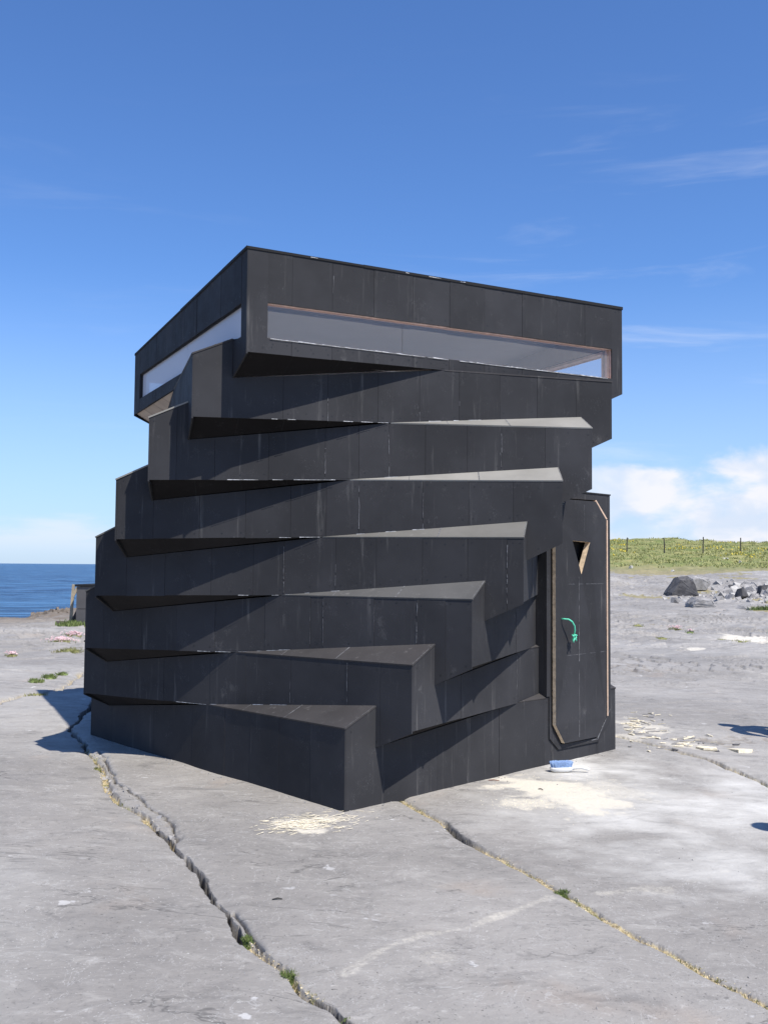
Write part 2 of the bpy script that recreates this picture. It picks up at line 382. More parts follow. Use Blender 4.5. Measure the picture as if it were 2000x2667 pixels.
def boards(mb, f, bot, top, joints, a0, a1, scuffs=(), jit=.0010, scr=True, backing=True):
    """black boards between the joints: slot 0 board, 1 gap backing, 2 screws, 3 scuffed bare edge"""
    js = [a0] + sorted(j for j in joints if a0 + .06 < j < a1 - .06) + [a1]
    for q in range(len(js) - 1):
        a = js[q] + (.0009 if q else 0); b = js[q + 1] - (.0009 if q < len(js) - 2 else 0)
        off = random.uniform(-jit, jit) + .0004 * ((q % 2) * 2 - 1); sk = random.uniform(-.0025, .0025)
        lo = cut(bot, a, b); hi = cut(top, a, b)
        dz = random.uniform(-.003, .003)
        loop = [(s + sk * 0, z - (dz if len(lo) == 2 and a0 != a else 0)) for s, z in lo] + hi[::-1]
        pts = [f.pt(s, z, off) for s, z in loop]
        mb.prism(pts, f.n, .012)
        if scr:
            wd = b - a
            for ch, sg in ((lo, 1), (hi, -1)):
                for s in ([a + .035, b - .035] + ([a + wd / 2] if wd > .3 else [])):
                    if random.random() < .25: continue
                    z = cut(ch, a, s)[-1][1] + sg * random.uniform(.03, .055); s2 = s + random.uniform(-.012, .012)
                    zh = cut(top, a, max(s2, a + .005))[-1][1]; zl = cut(bot, a, max(s2, a + .005))[-1][1]
                    if not (zl + .015 < z < zh - .015): continue
                    r = random.uniform(.0045, .0062)
                    mb.add([f.pt(s2 + r * math.cos(t * math.pi / 3), z + r * math.sin(t * math.pi / 3), off + .0012) for t in range(6)], [range(6)], 2)
    if backing:
        lo = cut(bot, a0 + .004, a1 - .016); hi = cut(top, a0 + .004, a1 - .016)
        mb.prism([f.pt(s, z + .001, -.016) for s, z in lo] + [f.pt(s, z - .001, -.016) for s, z in hi[::-1]], f.n, .003, 1)
    for s, k0, k1, wdt in scuffs:                               # pale broken line down a joint
        zl = cut(bot, a0, s)[-1][1]; zh = cut(top, a0, s)[-1][1]; z = zl + (zh - zl) * k0; ze = zl + (zh - zl) * k1; x = s
        while z < ze:
            h = random.uniform(.015, .09); x2 = x + random.uniform(-.003, .003); w2 = wdt * random.uniform(.3, .85)
            mb.add([f.pt(x - w2, z, .0048), f.pt(x + w2, z, .0048), f.pt(x2 + w2 * .8, min(z + h, ze), .0048), f.pt(x2 - w2 * .8, min(z + h, ze), .0048)], [(0, 1, 2, 3)], 3)
            z += h + (random.uniform(.005, .05) if random.random() < .4 else 0); x = x2 if abs(x2 - s) < .008 else s
def edge_scuff(mb, f, s0, s1, zf, wdt=.004, dens=.7, off=.0065, mi=4):
    s = s0
    while s < s1:
        l = random.uniform(.02, .12)
        if random.random() < dens:
            w2 = wdt * random.uniform(.4, 1.3); e = min(s + l, s1)
            mb.add([f.pt(s, zf(s), off), f.pt(e, zf(e), off), f.pt(e, zf(e) + w2 * .6, off), f.pt(s, zf(s) + w2, off)], [(0, 1, 2, 3)], mi)
        s += l
MATS = [M_BOARD, M_BACK, M_SCREW, M_SCUFF, M_SCUFE]
def fs(i, k, u, z):
    """distance along a side where a photo column crosses it"""
    f = Face(i, k); p = f.pt(0, z); d = ray(u, 1333.5 - 0); 
    # vertical plane through the camera and that column (at height z)
    v = 1333.5
    for _ in range(6):
        d = ray(u, v); s = ((f.P - CAM.xy).dot(f.n.xy)) / d.xy.dot(f.n.xy); q = CAM + d * s
        v -= (z - q.z) * FPX / (q - CAM).dot(_F)
    return f.s_of(q.xy)
tower = empty('black_tower', (0, 0, 0))
tag(tower, 'black boarded tower of eight square storeys, each twisted on the one below', 'tower')
SEAM = {7: [761, 866, 974, 1075, 1171, 1262, 1360, 1450, 1523], 6: [738, 854, 985, 1093, 1196, 1302, 1399, 1500],
        5: [460, 560, 700, 847, 935, 1013, 1108, 1217, 1306, 1420], 4: [400, 520, 640, 757, 850, 935, 1101, 1221, 1337],
        3: [330, 430, 550, 660, 740, 874, 980, 1100, 1218, 1321], 2: [270, 370, 460, 560, 690, 808, 841, 974, 1085, 1160],
        1: [281, 427, 547, 640, 757, 905, 990], 0: [292, 400, 500, 585, 650, 726, 808]}
SCUF = {7: [(866, .35, .8, .003)], 6: [(854, .0, .5, .003), (1196, .3, .4, .003), (1093, .0, .2, .002)], 5: [(847, .0, .62, .004), (1013, .0, .95, .0025), (1306, .0, .95, .0025)],
        4: [(1101, .0, .75, .0025), (935, .1, .9, .003)], 3: [(740, .05, .9, .004), (874, .1, .5, .002), (1321, .1, .9, .003)],
        2: [(808, .1, .8, .002), (841, .05, .95, .003), (1085, .05, .95, .0035), (974, .3, .8, .002)], 1: [(757, .05, .5, .002), (905, .03, .95, .0035)],
        0: [(726, .0, .3, .004), (808, .0, .3, .004)]}
SEAMR = {0: [1139, 1217, 1300, 1418], 1: [1200, 1344], 2: [1344], 3: [1385], 4: []}
SCUFR = {0: [(1217, .1, .5, .002)], 1: [(1344, .0, .95, .003)], 2: [(1344, .2, .95, .002)]}
storeys = []
WINZ = {0: (3.186, 3.436), 1: (3.18, 3.42), 2: (3.18, 3.41), 3: (3.20, 3.44)}
for i in range(8):
    mb = MB(); zm = (ZL[i - 1] if i else 0) * .5 + (ZL[i] if i < 7 else 3.8) * .5
    for k in range(4):
        f, bot, top = chains(i, k); sc = []
        if k == 0:
            js = [fs(i, 0, u, zm) for u in SEAM[i]]; sc = [(fs(i, 0, u, zm), a, b, c) for u, a, b, c in SCUF[i]]
        elif k == 1 and i in SEAMR:
            js = [fs(i, 1, u, zm) for u in SEAMR[i]] + [2.9]; sc = [(fs(i, 1, u, zm), a, b, c) for u, a, b, c in SCUFR.get(i, [])]
        else:
            js = [.24 + .31 * q + random.uniform(-.03, .03) for q in range(10)]
        if i < 7:
            boards(mb, f, bot, top, js, .0125, f.L, sc)
            if k == 0 and i > 0:                                # worn lower edge near where the storeys cross
                X = bot[1][0]; z0 = bot[0][1]; z1 = bot[1][1]
                edge_scuff(mb, f, X - (.9 if i > 4 else .35), X - .02, lambda s: z0 + (z1 - z0) * s / X - .001, .0045, .55)
                zz2 = bot[2][1]; Y = bot[2][0]
                edge_scuff(mb, f, X + .02, X + .5 * (Y - X), lambda s: z1 + (zz2 - z1) * (s - X) / (Y - X) + .002, .004, .35)
        else:
            wl, wr = (.155, 3.212) if k != 3 else (.215, 3.205); zs, zh = WINZ[k]
            zs2, zh2 = WINZ[k]; g = f.L
            boards(mb, f, bot, top, [], .0125, wl, (), backing=True)
            boards(mb, f, bot, top, [], wr, g, (), backing=True)
            boards(mb, f, [(wl, zh), (wr, zh)], top, js, wl, wr, sc, backing=True)
            lowtop = [(wl, zs), (wr, zs)]
            boards(mb, f, bot, lowtop, js, wl, wr, (), backing=True)
            if k == 0:
                edge_scuff(mb, f, wl + .02, wr - .05, lambda s: zs - .007, .007, .93)
                edge_scuff(mb, f, .05, 3.2, lambda s: 3.811 - .0036 * s - .006, .004, .3)
    st = mb.build('storey', MATS, tower); storeys.append(st)
    # ledges over the corners of this storey, soffits under the corners of this storey
    for k in range(4):
        if i < 7:
            z = ZL[i]; f0 = Face(i, (k - 1) % 4); f1 = Face(i, k); C = corner(i, k)
            u0 = Face(i + 1, (k - 1) % 4)
            X = isec(f0.P, f0.t, u0.P, u0.t); Y = isec(f1.P, f1.t, u0.P, u0.t)
            o = (f0.n + f1.n) * .005
            a, b_, c_ = Vector((C.x, C.y, z + (TB if True else 0))) + o, Vector((X.x, X.y, z)) + f0.n * .003, Vector((Y.x, Y.y, z + UPF(i, k))) + f1.n * .004
            inn = -u0.n * 0
            nrm = (b_ - a).cross(c_ - a).normalized(); nrm = nrm if nrm.z > 0 else -nrm
            l = MB(); l.prism([p + nrm * .004 for p in (a, b_, c_)], nrm, .011)
            rr = random.random() * .4
            if k == 1:                                          # pale joint and smears on the weathered top
                for q in (.38 + .1 * rr, .72):
                    p0 = a.lerp(b_, q) ; p1 = c_.lerp(b_, q); w2 = (b_ - a).normalized() * (.004 if q < .6 else .002)
                    l.add([p0 + w2 + nrm * .0052, p0 - w2 + nrm * .0052, p1 - w2 + nrm * .0052, p1 + w2 + nrm * .0052], [(0, 1, 2, 3)], 1)
                e0 = (c_ - a).normalized(); h_ = nrm * .0052; inw = (b_ - a).normalized() * .005
                l.add([a.lerp(c_, .03) + h_ + inw * .4, a.lerp(c_, .97) + h_ + inw * .4, a.lerp(c_, .97) + h_ + inw * 1.2, a.lerp(c_, .03) + h_ + inw * 1.1], [(0, 1, 2, 3)], 1)
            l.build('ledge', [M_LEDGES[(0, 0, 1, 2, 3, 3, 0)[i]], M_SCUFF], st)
        if i > 0:
            z = ZL[i - 1]; f0 = Face(i, (k - 1) % 4); f1 = Face(i, k); C = corner(i, k); lf = Face(i - 1, k)
            X = isec(f1.P, f1.t, lf.P, lf.t); Y = isec(f0.P, f0.t, lf.P, lf.t)
            zc = z - BA
            a, b_, c_ = Vector((C.x, C.y, zc + .012)) - (f0.n + f1.n) * .014, Vector((X.x, X.y, z + .012)), Vector((Y.x, Y.y, z - DN + .004)) - f0.n * .014
            nrm = (b_ - a).cross(c_ - a).normalized(); nrm = nrm if nrm.z < 0 else -nrm
            l = MB(); l.prism((a, b_, c_), nrm, .01)
            for q in (.22, .45, .68):                           # dark joints of the underside boards
                p0 = a.lerp(b_, q); p1 = c_.lerp(b_, q); w2 = (b_ - a).normalized() * .0025
                l.add([p0 + w2 + nrm * .0012, p0 - w2 + nrm * .0012, p1 - w2 + nrm * .0012, p1 + w2 + nrm * .0012], [(0, 1, 2, 3)], 1)
            raw = (i == 7 and k == 3)
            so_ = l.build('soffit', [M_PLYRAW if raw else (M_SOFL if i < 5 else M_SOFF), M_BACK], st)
            if raw: so_['label'] = 'bare plywood underside left unpainted'
# roof and room of the top storey
cr_ = MB(); nn = 24
cr_.add([(1.5 * math.cos(2 * math.pi * q / nn), 1.5 * math.sin(2 * math.pi * q / nn), z) for z in (-.3, 2.76) for q in range(nn)], [(q, (q + 1) % nn, nn + (q + 1) % nn, nn + q) for q in range(nn)])
cr_.build('light_block_core', M_BACK, tower)  # unseen black tube added to stop sky light leaking through gaps
rf = MB(); rp = [Vector((*corner(7, k), ZT[k] - .02)) for k in range(4)]
cc = sum(rp, Vector()) / 4
rf.prism([cc + (p - cc) * .992 for p in rp], (0, 0, 1), .03, 0)
for k in range(4):                                              # thin roofing felt turned over the edge
    f = Face(7, k); a, b_ = ZT[k], ZT[(k + 1) % 4]; s = -.004
    while s < f.L - .01:
        e = min(s + random.uniform(.5, .95), f.L + .004); za = a + (b_ - a) * s / f.L; ze = a + (b_ - a) * e / f.L; j = random.uniform(.0, .004)
        rf.prism([f.pt(s, za - .014 - j, .0055 + j * .4), f.pt(e - .002, ze - .012 - j, .0055 + j * .4), f.pt(e - .002, ze + .003 + j, .0055 + j * .4), f.pt(s, za + .004 + j, .0055 + j * .4)], f.n, .004, 1)
        s = e
rf.build('roof', [M_BOARD, M_BACK], tower)
ce = MB(); cp = [cc + (p - cc) * .955 + Vector((0, 0, -.115)) for p in rp]; ce.prism(cp, (0, 0, 1), .012); ce.build('ceiling', M_CEIL, tower)
fl = MB(); fp = [Vector((*(corner(6, k) * .93), 2.80)) for k in range(4)]; fl.prism(fp, (0, 0, 1), .02); fl.build('bounce_deck', M_PLY, tower)  # unseen pale deck added to bounce light up to the ceiling
li = MB()
for k in range(4):
    f = Face(7, k); zs, zh = WINZ[k]; a, b_ = .09, f.L - .09
    li.prism([f.pt(a, zh + .03, -.085), f.pt(b_, zh + .03, -.085), f.pt(b_, ZT[(k + 1) % 4] - .15, -.085), f.pt(a, ZT[k] - .15, -.085)], f.n, .01)
    li.prism([f.pt(a, 3.06, -.085), f.pt(b_, 3.06, -.085), f.pt(b_, zs - .03, -.085), f.pt(a, zs - .03, -.085)], f.n, .01)
li.build('inner_lining', M_PLY, tower)
for k in range(4):
    f = Face(7, k); zs, zh = WINZ[k]; wl, wr = (.155, 3.212) if k != 3 else (.215, 3.205); T = .022
    wm = MB(); d0, d1 = -.014, -.096
    def bar(s0, s1, z0, z1, mi=0): 
        wm.prism([f.pt(s0, z0, d0), f.pt(s1, z0, d0), f.pt(s1, z1, d0), f.pt(s0, z1, d0)], f.n, d0 - d1, mi)
    bar(wl - T, wr + T, zh + .001, zh + T); bar(wl - T, wr + T, zs - T, zs - .001); bar(wl - T, wl - .001, zs, zh, 0); bar(wr + .001, wr + T, zs, zh, 0)
    # timber lip showing behind the board edges
    wm.prism([f.pt(wl, zh - .007, -.015), f.pt(wr, zh - .007, -.015), f.pt(wr, zh, -.015), f.pt(wl, zh, -.015)], f.n, .012, 1)
    wo_ = wm.build('window', [M_BOARD, M_BOARD] if k == 3 else [M_FRAMEP, M_FRAMEP], tower)
    pm = MB(); md = fs(7, 0, 1053, 3.3) if k == 0 else (1.75 if k == 3 else 1.6)
    for s0, s1 in ((wl, md - .0015), (md + .0015, wr)):
        pm.add([f.pt(s0, zs, -.032), f.pt(s1, zs, -.032), f.pt(s1, zh, -.032), f.pt(s0, zh, -.032)], [(0, 1, 2, 3)])
    po_ = pm.build('pane', M_MILK if k == 3 else M_PANE, wo_)
# door block on the right hand side
f = Face(0, 1)
OFF = .012
pb = MB(); t0, t1, zt, zb = 2.262, 3.232, 2.252, .5
door_o = [(2.335, .300), (2.470, .135), (2.990, .127), (3.152, .285), (3.163, 2.035), (2.990, 2.187), (2.50, 2.180), (2.335, 2.02)]
def ext(mb, outer, holes, f, d0, d1, mi=0, me=None, mh=None):
    """board with holes: outline in (s,z), between depths d0 (front) and d1"""
    loops = [[Vector((a, b, 0)) for a, b in outer]] + [[Vector((a, b, 0)) for a, b in h] for h in holes]
    tri = tessellate_polygon(loops); flat = [p for l in loops for p in l]
    F_ = [f(p.x, p.y, d0) for p in flat]; B_ = [f(p.x, p.y, d1) for p in flat]
    nrm = f(0, 0, 1) - f(0, 0, 0)
    for t in tri:
        a, b, c = (F_[q] for q in t)
        t = t if (b - a).cross(c - a).dot(nrm) > 0 else t[::-1]
        mb.add([F_[q] for q in t], [(0, 1, 2)], mi); mb.add([B_[q] for q in t], [(2, 1, 0)], mi)
    k = 0
    for li_, l in enumerate(loops):
        n = len(l)
        for q in range(n):
            a, b = k + q, k + (q + 1) % n
            mb.add([F_[a], F_[b], B_[b], B_[a]], [(0, 1, 2, 3)], (me if me is not None else mi) if li_ == 0 else (mh if mh is not None else mi))
        k += n
P_ = lambda s, z, o: f.pt(s, z, o + OFF)
gap = [(s + (.012 if s > 2.7 else -.012), z + (.012 if z > 1 else -.012)) for s, z in door_o]
ext(pb, [(t0, .535), (2.30, .535), (2.30, .19), (2.43, .085), (3.04, .08), (3.232, .25), (3.232, zt), (t0, zt)], [gap], P_, 0, -.03)
pb.prism([P_(t0, .50, -.031), P_(t0, zt, -.031), P_(t0, zt, -.9), P_(t0, .50, -.9)], -Vector((*f.t, 0)), .015)
pb.prism([P_(t1, -.1, -.031), P_(t1, zt, -.031), P_(t1, zt, -.9), P_(t1, -.1, -.9)], Vector((*f.t, 0)), .015)
pb.prism([P_(t0 - .006, zt + .012, .006), P_(t1 + .006, zt + .012, .006), P_(t1 + .006, zt + .012, -.9), P_(t0 - .006, zt + .012, -.9)], (0, 0, 1), .012, 1)
pb.prism([P_(t0 + .02, .02, -.09), P_(t1 - .02, .02, -.09), P_(t1 - .02, zt, -.09), P_(t0 + .02, zt, -.09)], f.n, .01, 1)
for s, z0, z1, wd in ((3.20, .5, 2.1, .0015),):
    pb.add([P_(s - wd, z0, .001), P_(s + wd, z0, .001), P_(s + wd, z1, .001), P_(s - wd, z1, .001)], [(0, 1, 2, 3)], 2)
# scribed pale lines where the base board was cut along the door
for (a, b) in (((3.012, .098), (3.222, .345)), ((3.018, .115), (3.12, .235)), ((2.92, .104), (3.0, .106))):
    d = (Vector(b) - Vector(a)).normalized(); nn = Vector((-d.y, d.x)) * .0035
    pb.add([P_(a[0] - nn.x, a[1] - nn.y, .0015), P_(b[0] - nn.x, b[1] - nn.y, .0015), P_(b[0] + nn.x, b[1] + nn.y, .0015), P_(a[0] + nn.x, a[1] + nn.y, .0015)], [(0, 1, 2, 3)], 3)
for s in (2.34, 3.02):
    pb.add([P_(s - .003, -.06, .0015), P_(s + .003, -.06, .0015), P_(s + .003, .10, .0015), P_(s - .003, .10, .0015)], [(0, 1, 2, 3)], 1)
for _ in range(26):
    s = random.choice([t0 + .03, t1 - .03, 2.38, 2.95]); z = random.uniform(.12, 2.2)
    if 2.3 < s < 3.2 and .09 < z: continue
    pb.add([P_(s + .0045 * math.cos(q), z + .0045 * math.sin(q), .0012) for q in (0, 1.05, 2.1, 3.14, 4.2, 5.2)], [range(6)], 2)
pb.build('door_surround', MATS, tower)
tri_h = [(2.600, 1.832), (2.742, 1.545), (2.885, 1.824)]
OPEN_A = .034                                                    # the door stands slightly proud on its left edge
def D_(s, z, o):
    k = (3.16 - s) / .82; return f.pt(s, z, o + OFF + .004 + OPEN_A * k)
dm = MB(); ext(dm, door_o, [tri_h], D_, 0, -.032, 0, 1, 1)
for s, z0, z1, wd in ((2.700, .16, 1.52, .0028), (2.702, .62, 1.02, .005), (2.79, .15, .9, .0012), (2.79, 1.9, 2.15, .0012)):
    z = z0
    while z < z1:
        h = random.uniform(.04, .16); w2 = wd * random.uniform(.3, 1)
        dm.add([D_(s - w2, z, .0012), D_(s + w2, z, .0012), D_(s + w2, min(z1, z + h), .0012), D_(s - w2, min(z1, z + h), .0012)], [(0, 1, 2, 3)], 2)
        z += h + (random.uniform(.01, .12) if random.random() < .5 else 0)
for z in (.86, 1.46):
    s = 2.42
    while s < 3.08:
        l = random.uniform(.03, .12)
        if random.random() < .6: dm.add([D_(s, z, .0012), D_(s + l, z, .0012), D_(s + l, z + .002, .0012), D_(s, z + .003, .0012)], [(0, 1, 2, 3)], 2)
        s += l
for s in (2.38, 2.69, 3.1):
    for z in (.34, .84, .90, 1.44, 1.50, 2.0, 2.14):
        if random.random() < .8 and abs(s - 2.74) + abs(z - 1.25) > .3:
            dm.add([D_(s + .0045 * math.cos(q), z + .0045 * math.sin(q), .0014) for q in (0, 1.05, 2.1, 3.14, 4.2, 5.2)], [range(6)], 3)
door = dm.build('door', [M_BOARD, M_PLYEDGE, M_SCUFF, M_SCREW], tower)
door['label'] = 'tall black door with clipped corners and a triangular peephole, slightly ajar'
lm = MB()                                                        # timber lining of the triangle
ext(lm, [(2.575, 1.848), (2.742, 1.505), (2.91, 1.840)], [tri_h], D_, -.033, -.05, 0, 0, 0); lm.build('peephole_lining', M_PLYEDGE, door)
em = MB(); em.prism([P_(3.168, .29, .006), P_(3.183, .29, .006), P_(3.186, 2.03, .006), P_(3.170, 2.03, .006)], f.n, .03)
em.prism([P_(3.166, 2.035, .004), P_(3.184, 2.04, .004), P_(3.004, 2.202, .004), P_(2.992, 2.190, .004)], f.n, .03)
em.build('door_stop', M_PINK, tower)
# green rope pull
M_ROPE = plain('green_rope', (.10, .58, .38), .6, .2, 60)
rp_ = MB(); rp_.tube([D_(2.425, 1.172, -.005), D_(2.425, 1.172, .03), D_(2.448, 1.170, .055), D_(2.480, 1.150, .07), D_(2.508, 1.115, .075), D_(2.524, 1.075, .07), D_(2.530, 1.045, .06)], .0068, 8)
kp = Vector(D_(2.533, 1.02, .055))
def kn(a, b, c): return kp + Vector((*f.t, 0)) * a + Vector((0, 0, b)) + f.n * c
rp_.tube([kn(.022 * math.cos(q) * (1 + .3 * math.sin(3 * q)), .020 * math.sin(q) + .006 * math.cos(2 * q), .012 * math.sin(2.5 * q)) for q in [x * .45 for x in range(20)]], .0068, 7)
rp_.tube([kn(.01, -.01, 0), kn(-.02, -.028, .01), kn(-.028, -.036, .012), kn(-.018, -.044, .01)], [.006, .006, .005, .004], 7)
rp_.tube([kn(0, -.01, 0), kn(.016, -.024, .012), kn(.024, -.036, .008)], [.006, .005, .004], 7)
hd = rp_.build('rope_handle', M_ROPE, door, True)

# ------------------------------------------------------------------ ground: one sheet of limestone, polar grid (finer near the tower), real clefts
def world(pl): return [tuple(at(u, v).xy) for u, v in pl]
CR1 = world([(262, 1800), (236, 1839), (205, 1874), (184, 1895), (211, 1928), (232, 1955), (259, 1995), (274, 2043), (307, 2088), (374, 2124), (446, 2188), (500, 2248), (549, 2320), (588, 2380), (621, 2435), (681, 2477), (741, 2525), (790, 2573), (838, 2603), (904, 2658), (1000, 2730)])
CR1b = world([(263, 1958), (283, 2010), (301, 2037), (332, 2058), (362, 2073), (410, 2115), (458, 2151), (456, 2178), (450, 2195)])
CR1c = world([(592, 2382), (612, 2376), (632, 2400), (650, 2432), (690, 2470)])
CR2 = world([(1000, 2040), (1036, 2076), (1102, 2115), (1151, 2139), (1199, 2179), (1241, 2200), (1313, 2236), (1374, 2272), (1452, 2317), (1512, 2356), (1603, 2411), (1663, 2444), (1735, 2477), (1844, 2543), (1934, 2588), (2000, 2622), (2120, 2690)])
CR3 = world([(1600, 1918), (1680, 1935), (1747, 1952), (1844, 1980), (1904, 2004), (1965, 2028), (2040, 2060), (2200, 2120)])
CR4 = world([(-60, 1850), (20, 1822), (60, 1815), (110, 1806), (150, 1795), (230, 1752)])
CR5 = world([(1600, 1628), (1700, 1634), (1800, 1640), (1900, 1647), (2010, 1650)])
# (polyline, half width, depth, fill strength, bevel, waviness)
LV1 = [.7, .8, .9, .9, .5, .05, 0, 0, .05, .1, .5, 1, 1, 1, .3, .05, .05, .1, .6, 1, 1]
LV2 = [.6, .3, .1, .5, .9, .3, .1, .1, .35, .15, .1, .3, .2, .1, .1, .2, .1]
CRS = [(CR1, .016, .22, 1.0, .10, .018), (CR1b, .006, .07, 0.0, .03, .016), (CR1c, .007, .06, 0.0, .02, .008), (CR2, .024, .06, 1.0, .07, .007), (CR3, .026, .03, .9, .05, .02), (CR4, .03, .04, .7, .1, .05), (CR5, .05, .05, .6, .2, .15)]
def build_ground():
    fa = np.arange(-24.5, 25.5, .065); side = np.concatenate([np.arange(-180, -60, 6), np.arange(-60, -24.5, 1.2)]); side2 = np.concatenate([np.arange(25.5, 60, 1.2), np.arange(60, 180, 6)])
    ang = np.radians(np.concatenate([side, fa, side2])) - YAW
    r = [.3]
    while r[-1] < 2.2: r.append(r[-1] * 1.12)
    while r[-1] < 14: r.append(r[-1] * 1.0028)
    while r[-1] < 60: r.append(r[-1] * 1.0045)
    while r[-1] < 168: r.append(r[-1] * 1.010)
    r = np.array(r); A, RR = np.meshgrid(ang, r, indexing='ij')
    x = RR * np.sin(A); y = RR * np.cos(A) - CD
    z = base_z(x, y); ri = sst(2, 8, x)
    z0 = z.copy()
    z = z + (fbm(x * .5, y * .5, 3) - .5) * .10 * sst(2.6, 7, np.hypot(x, y)) + (fbm(x * 1.6 + 9, y * 1.6, 5) - .5) * .038 * np.where(np.hypot(x, y) < 3, .5, 1)
    # thin bedding steps on the far pavement
    t = fbm(x * .12 + 3, y * .30, 4) * 26 + y * .22
    fr = t - np.floor(t); step = sst(.0, .06, fr) * (1 - fr)
    far = sst(9, 24, RR)
    z = z + step * .13 * far * sst(70, 55, RR) * (.3 + .7 * vnoise(x * .2, y * .2))
    # rock outcrop ledge by the dark boulder
    lx = sst(6, 8, x) * sst(14.2, 12.6, x)
    e1 = y - (39 + (fbm(x * .5, y * .1, 3) - .5) * 2.5)
    z = z + lx * (sst(-.1, .1, e1) * .22 + sst(1.2, 1.5, e1) * .20) * sst(12, 5, e1) * .9
    fill = np.zeros_like(x); cleft_shade = np.zeros_like(x); rough = np.zeros_like(x)
    for pl, hw, dep, fs_, bev, wav in CRS:
        P = np.array(pl); lo = P.min(0) - .6; hi = P.max(0) + .6
        mk = (x > lo[0]) & (x < hi[0]) & (y > lo[1]) & (y < hi[1])
        xx = x[mk]; yy = y[mk]
        xw = xx + (fbm(xx * 6, yy * 6, 4, .55) - .5) * wav * 5; yw = yy + (fbm(xx * 6 + 40, yy * 6, 4, .55) - .5) * wav * 5
        best = np.full(xx.shape, 1e9); along = np.zeros(xx.shape); acc = 0
        for j in range(len(P) - 1):
            a, b = P[j], P[j + 1]; e = b - a; L2 = (e ** 2).sum(); tt = np.clip(((xw - a[0]) * e[0] + (yw - a[1]) * e[1]) / L2, 0, 1)
            d = np.hypot(xw - a[0] - tt * e[0], yw - a[1] - tt * e[1]); m_ = d < best; best[m_] = d[m_]; along[m_] = (acc + tt * math.sqrt(L2))[m_]; acc += math.sqrt(L2)
        wv = hw * (.68 + .64 * vnoise(along * 2.1, along * 0 + 3)) ; lev = vnoise(along * 1.3 + 7, along * 0 + 9)
        LV = LV1 if pl is CR1 else LV2 if pl is CR2 else None
        if LV:
            cum = np.concatenate([[0], np.cumsum(np.hypot(*np.diff(P, axis=0).T))]); lev = np.interp(along, cum, LV) + (vnoise(along * 5, along * 0 + 2) - .5) * .3
            lev = np.clip(lev, 0, 1); dd = dep * (.16 + .84 * sst(.2, .75, lev))
        else: dd = dep
        if pl is CR1: wv = wv * (1.45 - .55 * lev)
        c = 1 - sst(wv * .84, wv * 1.04, best)
        z[mk] -= c * dd + (1 - sst(0, bev + hw, best)) * .012
        gravel = (vnoise(xx * 60, yy * 60) - .5) * .016 + (vnoise(xx * 23, yy * 23) - .5) * .018
        z[mk] += c * gravel
        fl_ = (1 - sst(wv * .66, wv * .92, best)) * fs_ * (sst(.75, .45, lev) if LV else 1)
        fill[mk] = np.maximum(fill[mk], fl_)
        if dep > .05: cleft_shade[mk] = np.maximum(cleft_shade[mk], (1 - sst(wv * .98, wv * 1.22, best)) * sst(.03, .08, dd + best * 0))
    def blob(L, soft=.5):
        o = np.zeros_like(x)
        for u, v, hu, hv, s in L:
            c = at(u, v); dd = (c - CAM).length; rx = hu * dd / FPX; ry = max(.02, (at(u, v - hv) - at(u, v + hv)).length / 2)
            q = np.hypot((x - c.x) / rx, (y - c.y) / ry); w_ = (fbm(x * 3.1 / max(rx, .3), y * 3.1 / max(ry, .3), 4) - .5) * 1.5
            o = np.maximum(o, s * sst(1.25, 1.25 - soft * 1.6, q + w_))
        return o
    def trail(pl, hw, s):
        o = np.zeros_like(x); P = np.array(world(pl)); best = np.full(x.shape, 1e9)
        for j in range(len(P) - 1):
            a, b = P[j], P[j + 1]; e = b - a; tt = np.clip(((x - a[0]) * e[0] + (y - a[1]) * e[1]) / (e ** 2).sum(), 0, 1)
            best = np.minimum(best, np.hypot(x - a[0] - tt * e[0], y - a[1] - tt * e[1]))
        best = best + (fbm(x * 6, y * 6, 3) - .5) * hw * 1.2
        return s * (1 - sst(hw * .2, hw, best)) * (.6 + .4 * sst(.35, .6, fbm(x * 2.2, y * 2.2, 3)))
    cream = blob([(1420, 2050, 150, 26, .95), (1520, 2090, 110, 34, .9), (1360, 2095, 90, 16, .7), (1590, 2060, 120, 30, .5), (790, 2148, 90, 22, .85), (860, 2135, 60, 10, .8),
                  (1960, 1672, 80, 14, .9), (1805, 1695, 30, 4, .8), (1660, 1890, 60, 20, .6), (1640, 1920, 40, 10, .6), (1790, 1940, 60, 12, .55), (1690, 1900, 60, 12, .7), (1720, 2320, 60, 14, .4), (1150, 2500, 60, 30, .35)])
    cream = np.maximum(cream, trail([(900, 2540), (1000, 2478), (1100, 2440), (1230, 2415), (1320, 2380), (1440, 2338)], .045, .66))
    cream = np.maximum(cream, trail([(1560, 2330), (1700, 2315), (1800, 2300), (1890, 2270)], .05, .45))
    pale = blob([(1750, 2100, 460, 110, 1.0), (1500, 2000, 240, 50, 1.0), (1850, 2250, 300, 80, .7)], .9)
    pale = np.maximum(pale, 0.16 * sst(.5, .7, fbm(x * .35 + 30, y * .5, 4)))
    brown = sst(5.0, .8, coast_sd(x, y) + (fbm(x, y, 3) - .5) * 2) * sst(0, -3, x)
    brown = np.maximum(brown, blob([(260, 2060, 60, 90, .0)]))
    dk = blob([(1870, 1935, 60, 12, .8), (1780, 1925, 40, 8, .7), (1640, 1742, 60, 12, .75), (1820, 1925, 20, 6, .8), (1950, 1925, 50, 8, .7), (440, 2150, 20, 16, .5)], .4) * sst(.45, .6, fbm(x * 9, y * 9, 3))
    brown = np.maximum(brown, dk * .8)
    z = z - dk * .02
    grass = sst(60, 64, RR + (fbm(x * .16, y * .16, 5, .6) - .5) * 22) * sst(2, 6, x)
